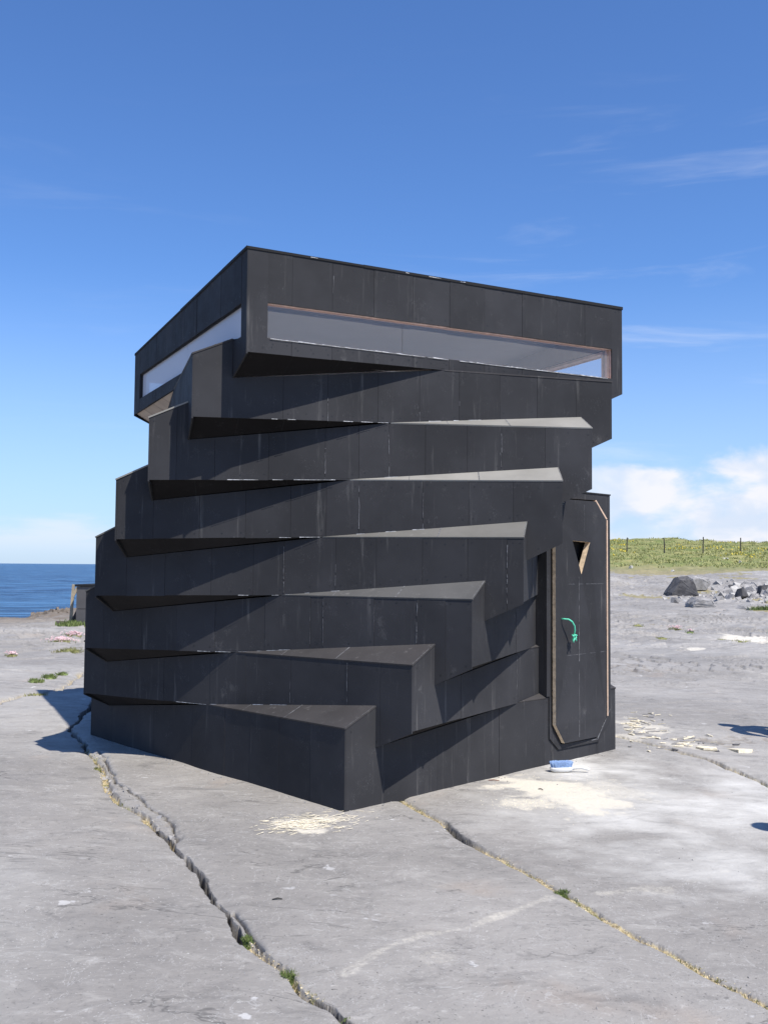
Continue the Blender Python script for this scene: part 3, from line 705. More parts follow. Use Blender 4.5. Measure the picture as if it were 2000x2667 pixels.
    grass = np.maximum(grass, blob([(1680, 1558, 60, 5, .62), (1640, 1553, 40, 3, .55), (1990, 1594, 40, 8, .7), (1890, 1560, 30, 6, .6), (1985, 1570, 30, 8, .7), (1830, 1545, 40, 6, .6)], .4))
    yel = sst(74, 60, RR)
    z = z + grass * (fbm(x * 1.1, y * 1.1, 4) - .5) * .5 * sst(58, 66, RR) + sst(100, 112, RR) * (vnoise(x * .12, y * .05) - .5) * .8
    n, m_ = x.shape
    co = np.stack([x, y, z], -1).reshape(-1, 3).astype(np.float32)
    idx = np.arange(n * m_).reshape(n, m_)
    nxt = np.roll(idx, -1, 0)
    q = np.stack([idx[:, :-1], idx[:, 1:], nxt[:, 1:], nxt[:, :-1]], -1).reshape(-1, 4)[:, ::-1]
    me = bpy.data.meshes.new('ground'); me.vertices.add(len(co)); me.vertices.foreach_set('co', co.ravel())
    nf = len(q); me.loops.add(nf * 4); me.loops.foreach_set('vertex_index', q.astype(np.int32).ravel())
    me.polygons.add(nf); me.polygons.foreach_set('loop_start', np.arange(0, nf * 4, 4, dtype=np.int32))
    me.polygons.foreach_set('use_smooth', np.ones(nf, bool)); me.update(calc_edges=True)
    for nm, arr in (('fill', fill), ('cream', cream), ('pale', pale), ('brown', brown), ('cleft_shade', cleft_shade), ('grass', grass), ('yel', yel)):
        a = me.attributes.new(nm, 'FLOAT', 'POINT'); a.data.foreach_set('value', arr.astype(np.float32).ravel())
    me.materials.append(M_ROCK)
    o = bpy.data.objects.new('ground', me); col.objects.link(o); tag(o, kind='structure')
    return ang, r, z
ANG, RAD, ZG = build_ground()
def gh(x, y):
    """height of the finished ground mesh"""
    a = math.atan2(x, y + CD); r = math.hypot(x, y + CD)
    i = int(np.searchsorted(ANG, a)); j = int(np.searchsorted(RAD, r)); i = min(max(i, 1), len(ANG) - 1); j = min(max(j, 1), len(RAD) - 1)
    fa = (a - ANG[i - 1]) / (ANG[i] - ANG[i - 1]); fr = (r - RAD[j - 1]) / (RAD[j] - RAD[j - 1])
    return float((ZG[i - 1, j - 1] * (1 - fa) + ZG[i, j - 1] * fa) * (1 - fr) + (ZG[i - 1, j] * (1 - fa) + ZG[i, j] * fa) * fr)
def on(u, v):
    p = at(u, v); return Vector((p.x, p.y, gh(p.x, p.y)))

# ------------------------------------------------------------------ sea
mt, t, b = material('sea_water'); tcn = t.node('ShaderNodeTexCoord'); P = tcn.outputs['Object']
wv1 = t.noise(t.mapv(P, (.35, 1, 1), rot=(0, 0, .1)), .30, 6, .62, .4); wv2 = t.noise(t.mapv(P, (.5, 1, 1), rot=(0, 0, -.2)), 1.6, 5, .6, .3)
sw = t.noise(t.mapv(P, (.12, 1, 1)), .035, 4, .6, .5)
cc_ = t.mix(t.ramp(wv1, .45, .57), rgb(.005, .026, .08), rgb(.055, .145, .28)); cc_ = t.mix(t.math('MULTIPLY', t.ramp(sw, .4, .65), .4), cc_, rgb(.05, .14, .26))
t.lk(cc_, b.inputs['Base Color']); b.inputs['Specular IOR Level'].default_value = .12; b.inputs['Roughness'].default_value = .30; b.inputs['IOR'].default_value = 1.33
bp = t.node('ShaderNodeBump'); bp.inputs['Strength'].default_value = 1.0; bp.inputs['Distance'].default_value = 1.1
t.lk(t.math('ADD', wv1, t.math('MULTIPLY', wv2, .25)), bp.inputs['Height']); t.lk(bp.outputs[0], b.inputs['Normal'])
mb = MB(); S = 30000
g = [-S, -3000, -400, -60, 60, 400, 3000, S]
vs = [(xx, yy, 0) for yy in g for xx in g]; mb.add(vs, [(j * 8 + i_, j * 8 + i_ + 1, (j + 1) * 8 + i_ + 1, (j + 1) * 8 + i_) for j in range(7) for i_ in range(7)])
sea = mb.build('sea', mt); sea.location = (0, 0, -2.6); tag(sea, kind='structure')

# ------------------------------------------------------------------ loose stuff and objects
def mat_leaf(name, a, b_):
    mt, t, b = material(name); tcn = t.node('ShaderNodeTexCoord'); n = t.noise(tcn.outputs['Object'], 9, 4, .6)
    t.lk(t.mix(t.ramp(n, .3, .7), rgb(*a), rgb(*b_)), b.inputs['Base Color']); b.inputs['Roughness'].default_value = .7; return mt
M_GREEN = mat_leaf('green_leaf', (.085, .125, .03), (.19, .24, .075)); M_OLIVE = mat_leaf('olive_leaf', (.12, .13, .04), (.26, .25, .09))
M_PINKF = mat_leaf('pink_petals', (.58, .36, .38), (.74, .55, .55)); M_STRAW = mat_leaf('dry_straw', (.42, .34, .18), (.66, .58, .38))
M_GRASSB = mat_leaf('grass_blades', (.22, .25, .075), (.38, .36, .15)); M_YELF = mat_leaf('yellow_petals', (.60, .46, .03), (.75, .60, .08))
M_SHAV = plain('wood_shavings', (.76, .68, .50), .8, .2, 40)

def blades(mb, c, n, rad, h, wd, mi=0, lean=.6):
    for _ in range(n):
        a = random.uniform(0, 6.283); q = rad * math.sqrt(random.random()); x = c[0] + q * math.cos(a); y = c[1] + q * math.sin(a)
        hh = h * random.uniform(.5, 1.1); la = random.uniform(0, 6.283); l = hh * lean * random.random(); w_ = wd * random.uniform(.6, 1.2)
        dx, dy = -math.sin(la) * w_, math.cos(la) * w_
        p0 = Vector((x, y, c[2] - .01)); p1 = p0 + Vector((math.cos(la) * l * .4, math.sin(la) * l * .4, hh * .6)); p2 = p0 + Vector((math.cos(la) * l, math.sin(la) * l, hh))
        d = Vector((dx, dy, 0)); mb.add([p0 - d * .7, p0 + d * .7, p1 + d, p2, p1 - d], [(0, 1, 2, 3, 4)], mi)
def hull(name, pts, mat, parent=None, bev=.0, seed=1, noise=.0):
    bm = bmesh.new(); [bm.verts.new(p) for p in pts]
    r = bmesh.ops.convex_hull(bm, input=bm.verts[:]); 
    bmesh.ops.delete(bm, geom=[g_ for g_ in r['geom_interior'] if isinstance(g_, bmesh.types.BMVert)], context='VERTS')
    if bev: bmesh.ops.bevel(bm, geom=bm.edges[:], offset=bev, segments=1, affect='EDGES')
    if noise:
        bmesh.ops.triangulate(bm, faces=bm.faces[:]); bmesh.ops.subdivide_edges(bm, edges=bm.edges[:], cuts=2, use_grid_fill=True)
        rs = random.Random(seed)
        for v in bm.verts:
            v.co += v.co.normalized() * 0 + Vector((rs.uniform(-1, 1), rs.uniform(-1, 1), rs.uniform(-1, 1))) * noise
    me = bpy.data.meshes.new(name); bm.to_mesh(me); bm.free(); me.materials.append(mat)
    o = bpy.data.objects.new(name, me); col.objects.link(o); o.parent = parent; return o
def stone(name, u, v, wpx, hpx, mat, label, cat, seed, flat=1.0, dark=None, group=None):
    p = on(u, v); k = (p - CAM).length / FPX; sx, sz = wpx * k / 2, hpx * k; rs = random.Random(seed); pts = []
    for i in range(16):
        a = rs.uniform(0, 6.283); z = rs.choice([0, 0, .3, .7, 1, 1]) ; q = (1.0 if z < .5 else .72) * rs.uniform(.7, 1)
        pts.append((math.cos(a) * q * sx, math.sin(a) * q * sx * flat, z * sz * rs.uniform(.85, 1)))
    o = hull(name, pts, mat, None, sx * .04, seed, sx * .012); o.location = p + Vector((0, 0, -.02)); tag(o, label, cat, group); return o
def big_stone(name, u, v, prof, depth, mat, label, seed):
    """boulder whose outline prof is given in pixels of its own distance, rounded back in depth"""
    p = on(u, v); k = (p - CAM).length / FPX; rs = random.Random(seed); pts = []
    for (a, b) in prof:
        for dq, sc in ((-.5, .84), (-.15, 1.0), (.3, .96), (.6, .7)):
            pts.append((a * k * sc + rs.uniform(-.02, .02), dq * depth + rs.uniform(-.04, .04), max(-.05, b * k * (sc if b > 0 else 1) + rs.uniform(-.02, .02))))
    o = hull(name, pts, mat, None, .02, seed, .012); o.location = p; tag(o, label, 'boulder'); return o
big_stone('boulder', 1775, 1553, [(-42, 0), (-40, 8), (-20, 26), (-14, 47), (12, 49), (26, 38), (32, 14), (40, 0)], 1.0, M_STONED, 'large dark upright boulder, the tallest rock in front of the grassy bank', 3)
big_stone('boulder', 1822, 1540, [(-34, 0), (-30, 34), (-10, 38), (20, 32), (24, 22), (10, 4)], .9, M_STONE, 'grey boulder leaning against the right side of the tall dark boulder', 5)
big_stone('boulder', 1824, 1583, [(-34, 0), (-32, 10), (-18, 24), (16, 24), (28, 12), (34, 0)], .9, M_STONE, 'low flat topped grey boulder in front of the tall dark boulder', 8)
stone('rock', 1770, 1551, 28, 22, M_STONEP, 'pale squarish rock at the foot of the tall dark boulder', 'rock', 21)
stone('rock', 1757, 1572, 30, 18, M_STONE, 'small grey rock just left of the low flat topped boulder', 'rock', 22)
stone('rock', 1930, 1562, 38, 30, M_STONED, 'dark pointed rock in the rubble by the right edge', 'rock', 23)
stone('rock', 1957, 1563, 30, 16, M_STONE, 'grey rock touching the right side of the dark pointed rock', 'rock', 24)
stone('rock', 1990, 1550, 46, 26, M_STONED, 'dark rock cut off by the right edge below the grassy bank', 'rock', 25)
stone('rock', 1906, 1537, 26, 12, M_STONED, 'low dark rock in the pale rubble behind the pointed rock', 'rock', 26)
stone('rock', 1643, 1480, 14, 8, M_STONEP, 'pale rock half buried in the grass nearest the tower door', 'rock', 27)
stone('rock', 1750, 1491, 22, 6, M_STONEP, 'flat pale rock at the lower edge of the grassy bank', 'rock', 28)
stone('rock', 1928, 1463, 10, 9, M_STONEP, 'small pale rock in the grass under the rightmost fence post', 'rock', 29)
stone('rock', 1888, 1455, 22, 5, M_STONEP, 'flat pale rock in the grass left of the rightmost fence post', 'rock', 30)
def scatter(name, L, mat, kind='stuff'):
    mb = MB()
    for (x, y, r) in L:
        z = gh(x, y); a = random.uniform(0, 6.283); k = [random.uniform(.6, 1.2) for _ in range(6)]
        vs = [(x + r * k[0] * math.cos(a), y + r * k[0] * math.sin(a), z - r * .2), (x + r * k[1] * math.cos(a + 2.1), y + r * k[1] * math.sin(a + 2.1), z - r * .2), (x + r * k[2] * math.cos(a + 4.2), y + r * k[2] * math.sin(a + 4.2), z - r * .2),
              (x + .6 * r * math.cos(a + 1), y + .6 * r * math.sin(a + 1), z + r * .7 * k[3]), (x + .5 * r * math.cos(a + 3.6), y + .5 * r * math.sin(a + 3.6), z + r * .6 * k[4])]
        mb.add(vs, [(0, 1, 3), (1, 4, 3), (1, 2, 4), (2, 0, 4), (0, 3, 4), (2, 1, 0)])
    o = mb.build(name, mat); tag(o, kind=kind); return o
L1, L2 = [], []
for _ in range(150):
    u = 1870 + 170 * random.random(); v = random.gauss(1545, 14); p = at(u, v); (L2 if random.random() < .8 else L1).append((p.x, p.y, random.choice([.1, .16, .24, .34])))
for _ in range(230):
    u = random.uniform(1735, 2040) ; v = random.gauss(1556, 12) + (u - 1850) * .02
    if u < 1800 and v < 1548: continue
    if not 1528 < v < 1598: continue
    p = at(u, v); (L1 if random.random() < .5 else L2).append((p.x + random.uniform(-.4, .4), p.y + random.uniform(-.8, .8), random.choice([.04, .06, .09, .15])))
tag(scatter('rubble', L1, M_STONEP), 'pale broken stones heaped around the boulders under the grassy bank', 'rubble')
tag(scatter('rubble', L2, M_STONE), 'grey broken stones strewn among the boulders by the right edge', 'rubble')
# sea shore: dark weed covered lumps
L1 = []
for _ in range(260):
    k = random.random(); x = -10.5 + k * 3.5 + random.uniform(-1, 1); y = 14 + k * 9 + random.uniform(-1.5, 1.5)
    if gh(x, y) > -.9: L1.append((x, y, random.choice([.04, .07, .12])))
tag(scatter('shore_rubble', L1, plain('brown_shore_stone', (.16, .13, .10), .9, .3, 5)), 'brown broken stones along the seaward edge of the rock', 'rubble')

def along(P, t):
    L = [math.dist(P[i], P[i + 1]) for i in range(len(P) - 1)]; t *= sum(L)
    for i, l in enumerate(L):
        if t <= l: return P[i][0] + (P[i + 1][0] - P[i][0]) * t / l, P[i][1] + (P[i + 1][1] - P[i][1]) * t / l
        t -= l
    return P[-1]
gl = []; ml = MB(); sl_ = MB()
for P, n, sp in ((CR2, 2400, .028), (CR3, 350, .03), (CR1[4:11], 800, .028), (CR1[14:19], 420, .025)):
    for _ in range(n):
        x, y = along(P, random.random()); x += random.gauss(0, sp * .42); y += random.gauss(0, sp * .42)
        gl.append((x, y, random.choice([.002, .003, .004, .006])))
        if random.random() < .20:
            g_ = vnoise(np.array([x * 2.5]), np.array([y * 2.5]))[0]
            if g_ > .52: blades(ml, (x, y, gh(x, y)), 4, .012, .022, .002)
            elif random.random() < .5: blades(sl_, (x, y, gh(x, y)), 3, .015, .02, .0015, 0, 1.4)
tag(scatter('gravel', gl, plain('cream_gravel', (.46, .39, .25), .85, .45, 60)), 'cream gravel filling the clefts in the rock', 'gravel')
tag(ml.build('moss', M_OLIVE), 'short moss growing along the clefts in the rock', 'moss', kind='stuff')
tag(sl_.build('dry_grass', M_STRAW), 'dry straw lying in the clefts of the rock', 'dry grass', kind='stuff')
gl = []
for _ in range(70):
    a = random.random(); x1, y1 = along(CR1[5:11], a); x2, y2 = along(CR1b[:8], a); k = random.random()
    gl.append((x1 + (x2 - x1) * k, y1 + (y2 - y1) * k, random.choice([.006, .01, .016, .026])))
tag(scatter('rubble', gl, M_STONE), 'small broken grey stones in the split part of the left cleft', 'rubble')
def tuft(name, u, v, wpx, n, h, mat, label, cat, dens=.6, group=None, wd=.004, flowers=0):
    p = on(u, v); k = (p - CAM).length / FPX; r = wpx * k / 2; root = None; mb = MB()
    for _ in range(max(3, int(n / 14))):
        a = random.uniform(0, 6.283); q = r * math.sqrt(random.random()); x, y = p.x + q * math.cos(a), p.y + q * math.sin(a) * 1.2
        blades(mb, (x - p.x, y - p.y, gh(x, y) - p.z), 14, r * .55, h, wd, 0, .8)
    rg = [(0, 0)] + [(q_, t_) for q_ in (.5, 1.0) for t_ in range(14)]; vs = []
    for q_, t_ in rg:
        rr_ = r * q_ * (random.uniform(.8, 1.12) if q_ == 1 else 1); x, y = rr_ * math.cos(t_ * .4488), rr_ * math.sin(t_ * .4488) * 1.2
        vs.append((x, y, gh(p.x + x, p.y + y) - p.z + (h * .28 if q_ < 1 else -.006)))
    mb.add(vs, [(0, 1 + t_, 1 + (t_ + 1) % 14) for t_ in range(14)] + [(1 + t_, 15 + t_, 15 + (t_ + 1) % 14, 1 + (t_ + 1) % 14) for t_ in range(14)])
    if not flowers:
        o = mb.build(name, mat); o.location = p; return tag(o, label, cat, group)
    root = empty(name, p); mb.build('leaves', mat, root); fm = MB()
    for _ in range(flowers):
        a = random.uniform(0, 6.283); q = min(1.5, abs(random.gauss(0, .62))) * r; x, y = q * math.cos(a), q * math.sin(a) * 1.2; z = gh(p.x + x, p.y + y) - p.z + h * random.uniform(.7, 1.3); s_ = random.uniform(.007, .016)
        fm.add([(x + s_ * math.cos(t_ * 1.257), y + s_ * math.sin(t_ * 1.257), z) for t_ in range(5)] + [(x, y, z + s_ * .9), (x, y, z - s_ * .7)], [(t_, (t_ + 1) % 5, 5) for t_ in range(5)] + [((t_ + 1) % 5, t_, 6) for t_ in range(5)])
    fo_ = fm.build('flowers', M_PINKF, root); fo_['kind'] = 'stuff'; return tag(root, label, cat, group)
tuft('weed_clump', 91, 1779, 36, 260, .05, M_GREEN, 'low green weed clump, leftmost of the three along the thin left crack', 'plant')
tuft('weed_clump', 131, 1770, 30, 260, .06, M_GREEN, 'low green weed clump, middle of the three along the thin left crack', 'plant')
tuft('weed_clump', 165, 1762, 26, 200, .05, M_GREEN, 'low green weed clump, the one of the three nearest the tower', 'plant')
tuft('weed_clump', 190, 1641, 56, 420, .13, M_GREEN, 'bushy green weeds at the foot of the wooden post by the sea', 'plant', wd=.008)
tuft('weed_clump', 214, 1633, 12, 120, .16, M_GREEN, 'small green weeds in front of the low dark cabin', 'plant', wd=.008)
tuft('weed_clump', 180, 1699, 60, 380, .05, M_OLIVE, 'yellow green weed mat below the pink flowers at left', 'plant')
tuft('weed_clump', 95, 1811, 46, 200, .04, M_OLIVE, 'dry olive weeds in the crack above the tower shadow', 'plant')
tuft('thrift_clump', 160, 1678, 64, 160, .06, M_OLIVE, 'wide pink flowering sea thrift clump between the tower and the sea', 'flowers', flowers=210)
tuft('thrift_clump', 196, 1664, 46, 140, .06, M_OLIVE, 'pink flowering sea thrift clump just behind the widest pink clump', 'flowers', flowers=170)
tuft('thrift_clump', 32, 1712, 30, 80, .05, M_OLIVE, 'small pale pink thrift clump near the left edge', 'flowers', flowers=50)
tuft('thrift_clump', 1763, 1646, 30, 130, .09, M_OLIVE, 'pale pink thrift clump on the rock right of the tower, the larger of two', 'flowers', flowers=90)
tuft('thrift_clump', 1797, 1654, 20, 110, .08, M_GREEN, 'pale pink thrift clump on the rock right of the tower, the smaller of two', 'flowers', flowers=36)
tuft('weed_clump', 1664, 1639, 34, 150, .06, M_OLIVE, 'dark olive weed clump on the rock beside the tower door', 'plant')
tuft('weed_clump', 1725, 1670, 28, 100, .04, M_OLIVE, 'flat olive weed clump below the larger pale pink thrift', 'plant')
tuft('weed_clump', 1880, 1673, 30, 110, .05, M_OLIVE, 'weeds at the left end of the cream rock hollow', 'plant')
tuft('weed_clump', 1935, 1676, 44, 170, .06, M_OLIVE, 'weeds in the middle of the cream rock hollow', 'plant')
tuft('weed_clump', 1985, 1593, 50, 420, .16, M_GREEN, 'dense green weeds by the right edge below the rubble', 'plant', wd=.01)
tuft('weed_clump', 1462, 2323, 26, 420, .030, M_GREEN, 'bright green weed clump growing in the right cleft', 'plant', wd=.0022)
tuft('weed_clump', 638, 2447, 30, 300, .03, M_GREEN, 'green moss clump in the left cleft beside its second dark crack', 'plant', wd=.0022)
tuft('weed_clump', 752, 2535, 30, 300, .03, M_GREEN, 'green moss clump in the left cleft near the bottom of the picture', 'plant', wd=.0022)
tuft('weed_clump', 258, 2003, 18, 220, .03, M_OLIVE, 'olive weed clump in the left cleft near the tower shadow', 'plant', wd=.002)
tuft('weed_clump', 890, 2650, 26, 200, .02, M_GREEN, 'green moss clump at the very bottom of the left cleft', 'plant', wd=.002)

gl = []
for _ in range(620):
    r_ = 2.4 + 14 * random.random() ** 1.6; a = R(random.uniform(-25, 25)) - YAW; x, y = r_ * math.sin(a), r_ * math.cos(a) - CD
    if abs(x) + abs(y) < 2.4 or vnoise(np.array([x * .9]), np.array([y * .9]))[0] < .42: continue
    gl.append((x, y, random.choice([.002, .003, .003, .005, .008])))
for _ in range(260):
    k_ = random.choice([0, 1]); f_ = Face(0, k_); a = random.uniform(0, f_.L); q = f_.pt(a, 0, abs(random.gauss(0, .05)) + .008); gl.append((q.x, q.y, random.choice([.003, .004, .006, .01])))
tag(scatter('stone_chips', gl, M_STONE), 'tiny loose stone chips scattered over the rock', 'chips')
gl = []
for _ in range(1500):
    u, v, hu, hv = random.choice([(1420, 2050, 130, 24), (1520, 2090, 95, 30), (1360, 2095, 80, 14), (790, 2148, 80, 18), (1420, 2050, 130, 24)])
    p = at(u + random.gauss(0, hu * .6), v + random.gauss(0, hv * .6)); gl.append((p.x, p.y, random.choice([.002, .003, .004])))
tag(scatter('sawdust', gl, M_SHAV), 'loose pale sawdust grains on the rock in front of the tower', 'sawdust')
# wood shavings by the front corner, splinters beyond the door block
mb = MB()
for _ in range(260):
    u, v = random.gauss(800, 62), random.gauss(2146, 12)
    v -= (u - 800) * .10
    p = on(u, v); a = random.uniform(-.5, .9); l = random.uniform(.008, .035); w_ = random.uniform(.001, .003); d = Vector((math.cos(a), math.sin(a), 0)) * l; e = Vector((-math.sin(a), math.cos(a), 0)) * w_; z = Vector((0, 0, random.uniform(.001, .006)))
    mb.add([p - d - e + z, p + d - e + z * 1.6, p + d + e + z * 1.6 + Vector((0, 0, .001)), p - d + e + z], [(0, 1, 2, 3)])
tag(mb.build('wood_shavings', M_SHAV), 'pale wood shavings swept up in front of the tower corner', 'shavings', kind='stuff')
mb = MB(); m2 = MB()
for _ in range(90):
    if random.random() < .55: u, v = random.gauss(1668, 30), random.gauss(1898, 15)
    else: u, v = random.gauss(1760, 50), random.gauss(1935, 12)
    if u < 1600: u = 1600 + random.random() * 40
    p = on(u, v); a = random.uniform(-1.2, .6); l = random.uniform(.015, .085) * random.uniform(.5, 1); w_ = random.uniform(.004, .018)
    d = Vector((math.cos(a), math.sin(a), random.uniform(-.1, .25))) * l; e = Vector((-math.sin(a), math.cos(a), 0)) * w_; p += Vector((0, 0, .012))
    (mb if random.random() < .7 else m2).prism([p - d - e * .5, p + d * .9 - e, p + d + e * .4, p - d * .8 + e], d.cross(e).normalized(), random.uniform(.003, .008))
tag(mb.build('splinters', M_SHAV), 'pale splintered chips scattered right of the tower base', 'splinters', kind='stuff')
tag(m2.build('rubble', M_STONE), 'grey stone flakes scattered right of the tower base', 'rubble', kind='stuff')
def slab(u, v, pr, th, mat, label, name='stone_slab', tilt=(0, 0)):
    p = on(u, v); k = (p - CAM).length / FPX; pts = [p + Vector((a * k, b * k * 4.6, .02 + a * k * tilt[0] + b * k * 4.6 * tilt[1])) for a, b in pr]
    m_ = MB(); n = (pts[1] - pts[0]).cross(pts[2] - pts[0]).normalized(); n = n if n.z > 0 else -n; m_.prism([q - p for q in pts], n, th); o = m_.build(name, mat); o.location = p; tag(o, label, 'slab'); return o
slab(1842, 1953, [(-24, 3), (-14, -3), (16, -5), (24, 2), (0, 5)], .018, M_SHAV, 'flat pale slab in the hollow, the left of the two bright ones', tilt=(.0, -.05))
slab(1935, 1958, [(-28, 7), (-18, -4), (14, -3), (27, 2), (6, 7)], .03, M_SHAV, 'thick flat pale slab at the right of the hollow, the brighter of two', tilt=(0, -.12))
stone('rock', 1866, 1958, 22, 9, M_STONED, 'small dark rock between the two bright slabs', 'rock', 41, .6)
stone('rock', 1826, 1937, 34, 10, M_STONE, 'grey rock just behind the left bright slab', 'rock', 42, .6)
stone('rock', 1917, 1942, 30, 8, M_STONED, 'dark rock behind the brighter right slab', 'rock', 43, .6)
stone('rock', 1160, 2142, 20, 14, M_STONED, 'small dark stone wedged in the right cleft near the tower', 'rock', 44, .8)
# twigs
def twig(u, v, l, a, mat, label):
    p = on(u, v); m_ = MB(); d = Vector((math.cos(a), math.sin(a), 0)) * l / 2; m_.tube([-d + Vector((0, 0, .004)), Vector((.002, .004, .008)), d + Vector((0, 0, .005))], [.003, .0042, .0025], 6)
    o = m_.build('twig', mat); o.location = p; tag(o, label, 'twig')
twig(1286, 2035, .085, -.25, plain('red_brown_bark', (.20, .07, .04), .8), 'short red brown twig on the rock in front of the tower base')
twig(1408, 2059, .045, -.9, plain('dark_bark', (.03, .028, .025), .8), 'tiny dark twig lying on the cream dust')
twig(722, 2341, .05, .1, plain('dark_bark_b', (.03, .028, .025), .8), 'dark twig alone on the rock between the two clefts')

# scrubbing brush
p = on(1462, 2013); bz = math.radians(8); br = empty('scrubbing_brush', p, bz)
tag(br, 'upturned scrubbing brush with blue bristles and white handle by the door', 'brush')
M_WPL = plain('white_plastic', (.72, .71, .68), .45, .08, 8); M_BLB = plain('blue_bristle', (.33, .48, .74), .6, .2, 90)
bb = MB(); n = 18
def outl(z, k): return [Vector((.098 * k * math.copysign(abs(math.cos(q)) ** .7, math.cos(q)), .034 * k * math.copysign(abs(math.sin(q)) ** .8, math.sin(q)), z)) for q in (2 * math.pi * i_ / n for i_ in range(n))]
rings = [outl(.004, .72), outl(.016, .95), outl(.034, 1.0), outl(.040, .97)]
bb.add([v_ for r_ in rings for v_ in r_], [(a * n + i_, a * n + (i_ + 1) % n, (a + 1) * n + (i_ + 1) % n, (a + 1) * n + i_) for a in range(3) for i_ in range(n)] + [list(range(n))[::-1], [3 * n + i_ for i_ in range(n)]])
bb.build('body', M_WPL, br, True)
hh = MB(); hh.tube([(.085, 0, .026), (.12, -.004, .034), (.16, -.012, .036), (.20, -.02, .028), (.225, -.026, .018)], [.017, .013, .012, .014, .009], 10); hh.build('handle', M_WPL, br, True)
bs = MB()
for i_ in range(17):
    for j in range(6):
        x = -.082 + i_ * .0098; y = -.025 + j * .010
        if (x / .092) ** 2 + (y / .032) ** 2 > 1: continue
        for _ in range(5):
            dx, dy = x * .14 + random.uniform(-.005, .005), y * .35 + random.uniform(-.004, .004); ww = .0017
            q0 = Vector((x + random.uniform(-.003, .003), y + random.uniform(-.003, .003), .038)); q1 = q0 + Vector((dx, dy, .048 + random.uniform(-.004, .003)))
            bs.add([q0 + Vector((-ww, -ww, 0)), q0 + Vector((ww, -ww, 0)), q0 + Vector((0, ww, 0)), q1 + Vector((-ww, -ww, 0)), q1 + Vector((ww, -ww, 0)), q1 + Vector((0, ww, 0))], [(0, 1, 4, 3), (1, 2, 5, 4), (2, 0, 3, 5), (3, 4, 5)])
bs.build('bristles', M_BLB, br)

# low dark cabin and leaning timber beyond the tower, by the sea
p = on(212, 1640); cb = empty('dark_cabin', p, R(-6)); tag(cb, 'low dark boarded cabin by the sea, mostly hidden behind the tower', 'cabin')
M_GREYB = plain('grey_board', (.085, .08, .08), .7, .12, 3)
m_ = MB()
for z0, z1 in ((-.1, .34), (.352, .80)):
    m_.box((.88, .6, (z0 + z1) / 2), (2.0, 1.2, z1 - z0))
m_.box((.88, .6, .34), (1.97, 1.17, .1), mi=1); m_.build('wall', [M_GREYB, M_BACK], cb)
m_ = MB(); m_.box((.88, .6, .825), (2.06, 1.26, .04)); m_.build('roof', M_BACK, cb)
p = on(183, 1636); M_POST = plain('weathered_timber', (.34, .29, .21), .85, .2, 9)
ps = empty('timber_post', p, R(10)); tag(ps, 'weathered timber post with a short brace, standing by the sea', 'post')
m_ = MB(); m_.tube([(0, 0, -.1), (.02, 0, .40), (.045, 0, .86)], [.045, .042, .040], 4); m_.build('post', M_POST, ps)
m_ = MB(); m_.tube([(.04, -.01, .60), (.10, -.01, .74), (.13, -.01, .80)], [.03, .035, .03], 4); m_.build('brace', M_POST, ps)
p = on(168, 1636); m_ = MB(); m_.tube([(-.18, 0, .05), (.0, 0, .02), (.16, .02, .03), (.24, .05, .3)], [.05, .08, .07, .03], 6); o = m_.build('driftwood', plain('dark_driftwood', (.05, .04, .035), .9)); o.location = p
tag(o, 'dark driftwood log lying left of the timber post', 'driftwood')

# wire fence on the bank
fe = empty('wire_fence', (0, 0, 0)); tag(fe, 'wire fence with thin dark posts along the top of the grassy bank', 'fence')
M_FP = plain('fence_post_wood', (.05, .045, .04), .85)
def fpos(u):
    d = ray(u, 1444); d.z = 0; d.normalize(); q = CAM + d * 88; return Vector((q.x, q.y, gh(q.x, q.y)))
us = [1535, 1632.7, 1730.6, 1831, 1929, 2027]; tops = []
for i_, u in enumerate(us):
    q = fpos(u); m_ = MB(); m_.tube([(0, 0, -.3), (0, 0, .6), (.05 * math.sin(i_ * 2.3), 0, 1.34 + .05 * math.sin(i_ * 5.1))], [.05, .048, .045], 6); o = m_.build('post', M_FP, fe); o.location = q; tops.append(q)
m_ = MB()
for hgt in (.35, .75, 1.1):
    m_.tube([q + Vector((0, 0, hgt)) for q in tops], .008, 4)
m_.build('wire', M_FP, fe)
# grass on the bank
gm_ = MB(); gy = MB()
for _ in range(6500):
    r_ = random.uniform(68, 118); a = R(random.uniform(8.5, 30)) - YAW * 0; x = r_ * math.sin(a); y = r_ * math.cos(a) - CD
    nn_ = vnoise(np.array([x * .35]), np.array([y * .35]))[0]
    if random.random() > .35 + nn_: continue
    blades(gm_, (x, y, gh(x, y)), 5, .35, random.uniform(.08, .22), .035, 0, .8)
    if nn_ > .70 and random.random() < .22: blades(gy, (x, y, gh(x, y) + .08), 3, .4, .16, .05, 0, .5)
tag(gm_.build('grass', M_GRASSB), 'long grass covering the bank', 'grass', kind='stuff')
tag(gy.build('yellow_flowers', M_YELF), 'yellow flowers spread through the grass on the bank', 'flowers', kind='stuff')

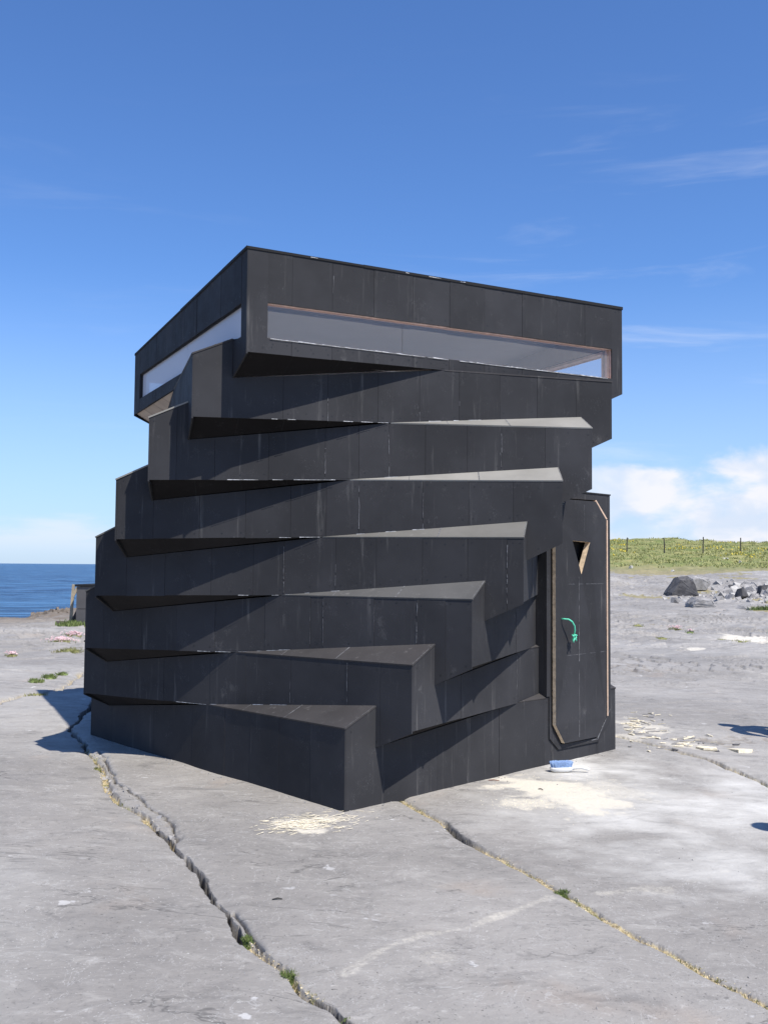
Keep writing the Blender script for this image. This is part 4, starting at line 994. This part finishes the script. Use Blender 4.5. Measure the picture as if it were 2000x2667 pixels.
# two people standing beyond the right edge, whose shadows fall into view
def skinned(name, verts, edges, mat, parent, lv=2):
    me = bpy.data.meshes.new(name); me.from_pydata([v_[:3] for v_ in verts], edges, []); me.materials.append(mat)
    o = bpy.data.objects.new(name, me); col.objects.link(o); o.parent = parent
    md = o.modifiers.new('skin', 'SKIN'); md.use_smooth_shade = True
    if not me.skin_vertices: me.skin_vertices.new() if hasattr(me.skin_vertices, 'new') else None
    sv = me.skin_vertices[0].data
    for i_, v_ in enumerate(verts): sv[i_].radius = (v_[3], v_[4] if len(v_) > 4 else v_[3])
    sv[0].use_root = True
    sb = o.modifiers.new('sub', 'SUBSURF'); sb.levels = lv; sb.render_levels = lv; return o
M_SKIN = plain('skin', (.60, .38, .28), .6, .05); M_HAIR = plain('brown_hair', (.07, .045, .03), .7); M_JKT = plain('blue_jacket', (.05, .09, .20), .8); M_TRS = plain('grey_trousers', (.09, .09, .10), .85); M_SHOE = plain('dark_shoe', (.03, .03, .03), .6)
def person(x, y, rz, label, arm=0.0):
    z = gh(x, y); r_ = empty('person', (x, y, z), rz); tag(r_, label, 'person')
    V = [(0, 0, .95, .13, .10), (0, 0, 1.10, .12, .09), (0, 0, 1.28, .15, .10), (0, 0, 1.42, .13, .085), (0, .0, 1.50, .052), (0, -.01, 1.58, .07, .075), (0, -.02, 1.67, .078, .095), (0, -.01, 1.74, .06, .07)]
    E = [(i_, i_ + 1) for i_ in range(7)]
    for s in (-1, 1):
        k = len(V); V += [(s * .10, 0, .88, .085), (s * .11, -.01, .50, .058), (s * .11, .01, .12, .038), (s * .11, -.02, .05, .038), (s * .115, -.15, .035, .034)]; E += [(0, k), (k, k + 1), (k + 1, k + 2), (k + 2, k + 3), (k + 3, k + 4)]
        k = len(V); el = (s * (.23 + arm * .10), .02, 1.14); V += [(s * .185, 0, 1.40, .055), (*el, .040), (s * (.25 - arm * .06), -.14, .98 + arm * .12, .028), (s * (.24 - arm * .08), -.18, .93 + arm * .12, .03, .02)]
        E += [(3, k), (k, k + 1), (k + 1, k + 2), (k + 2, k + 3)]; h = k + 3; hx, hy, hz = V[h][:3]
        for q, (dx, l) in enumerate(((-.022, .07), (-.008, .08), (.007, .075), (.02, .06))):
            k = len(V); V += [(hx + dx, hy - .035, hz - .03, .009), (hx + dx, hy - .05, hz - .03 - l * .6, .008)]; E += [(h, k), (k, k + 1)]
        k = len(V); V += [(hx - s * .03, hy - .03, hz - .01, .010), (hx - s * .035, hy - .055, hz - .035, .009)]; E += [(h, k), (k, k + 1)]
    skinned('body', V, E, M_SKIN, r_)
    J = [(0, 0, .90, .155, .125), (0, 0, 1.10, .14, .11), (0, 0, 1.28, .165, .12), (0, 0, 1.43, .12, .09)]; JE = [(0, 1), (1, 2), (2, 3)]
    for s in (-1, 1):
        k = len(J); J += [(s * .19, 0, 1.40, .07), (s * (.27 + arm * .08), .02, 1.14, .055), (s * (.25 - arm * .06), -.13, 1.0 + arm * .12, .042)]; JE += [(2, k), (k, k + 1), (k + 1, k + 2)]
    skinned('jacket', J, JE, M_JKT, r_)
    T = [(0, 0, .93, .14, .115)]; TE = []
    for s in (-1, 1):
        k = len(T); T += [(s * .10, 0, .84, .10), (s * .11, -.01, .50, .075), (s * .11, .01, .10, .06)]; TE += [(0, k), (k, k + 1), (k + 1, k + 2)]
    skinned('trousers', T, TE, M_TRS, r_)
    skinned('hair', [(0, .04, 1.56, .10, .07), (0, .03, 1.68, .115, .10), (0, .01, 1.77, .085, .09)], [(0, 1), (1, 2)], M_HAIR, r_)
    for s in (-1, 1):
        m_ = MB(); m_.tube([(s * .11, .05, .045), (s * .11, -.04, .05), (s * .113, -.13, .035), (s * .115, -.19, .025)], [.045, .05, .045, .025], 8); m_.build('shoe', M_SHOE, r_, True)
q = at(1897, 1886); person(q.x + .66, q.y - .92, R(35), 'person in blue jacket standing just beyond the right edge, level with the door')
q = at(1990, 2150); person(q.x + .70, q.y - .88, R(60), 'person in blue jacket standing beyond the right edge, nearer the camera', 1.0)
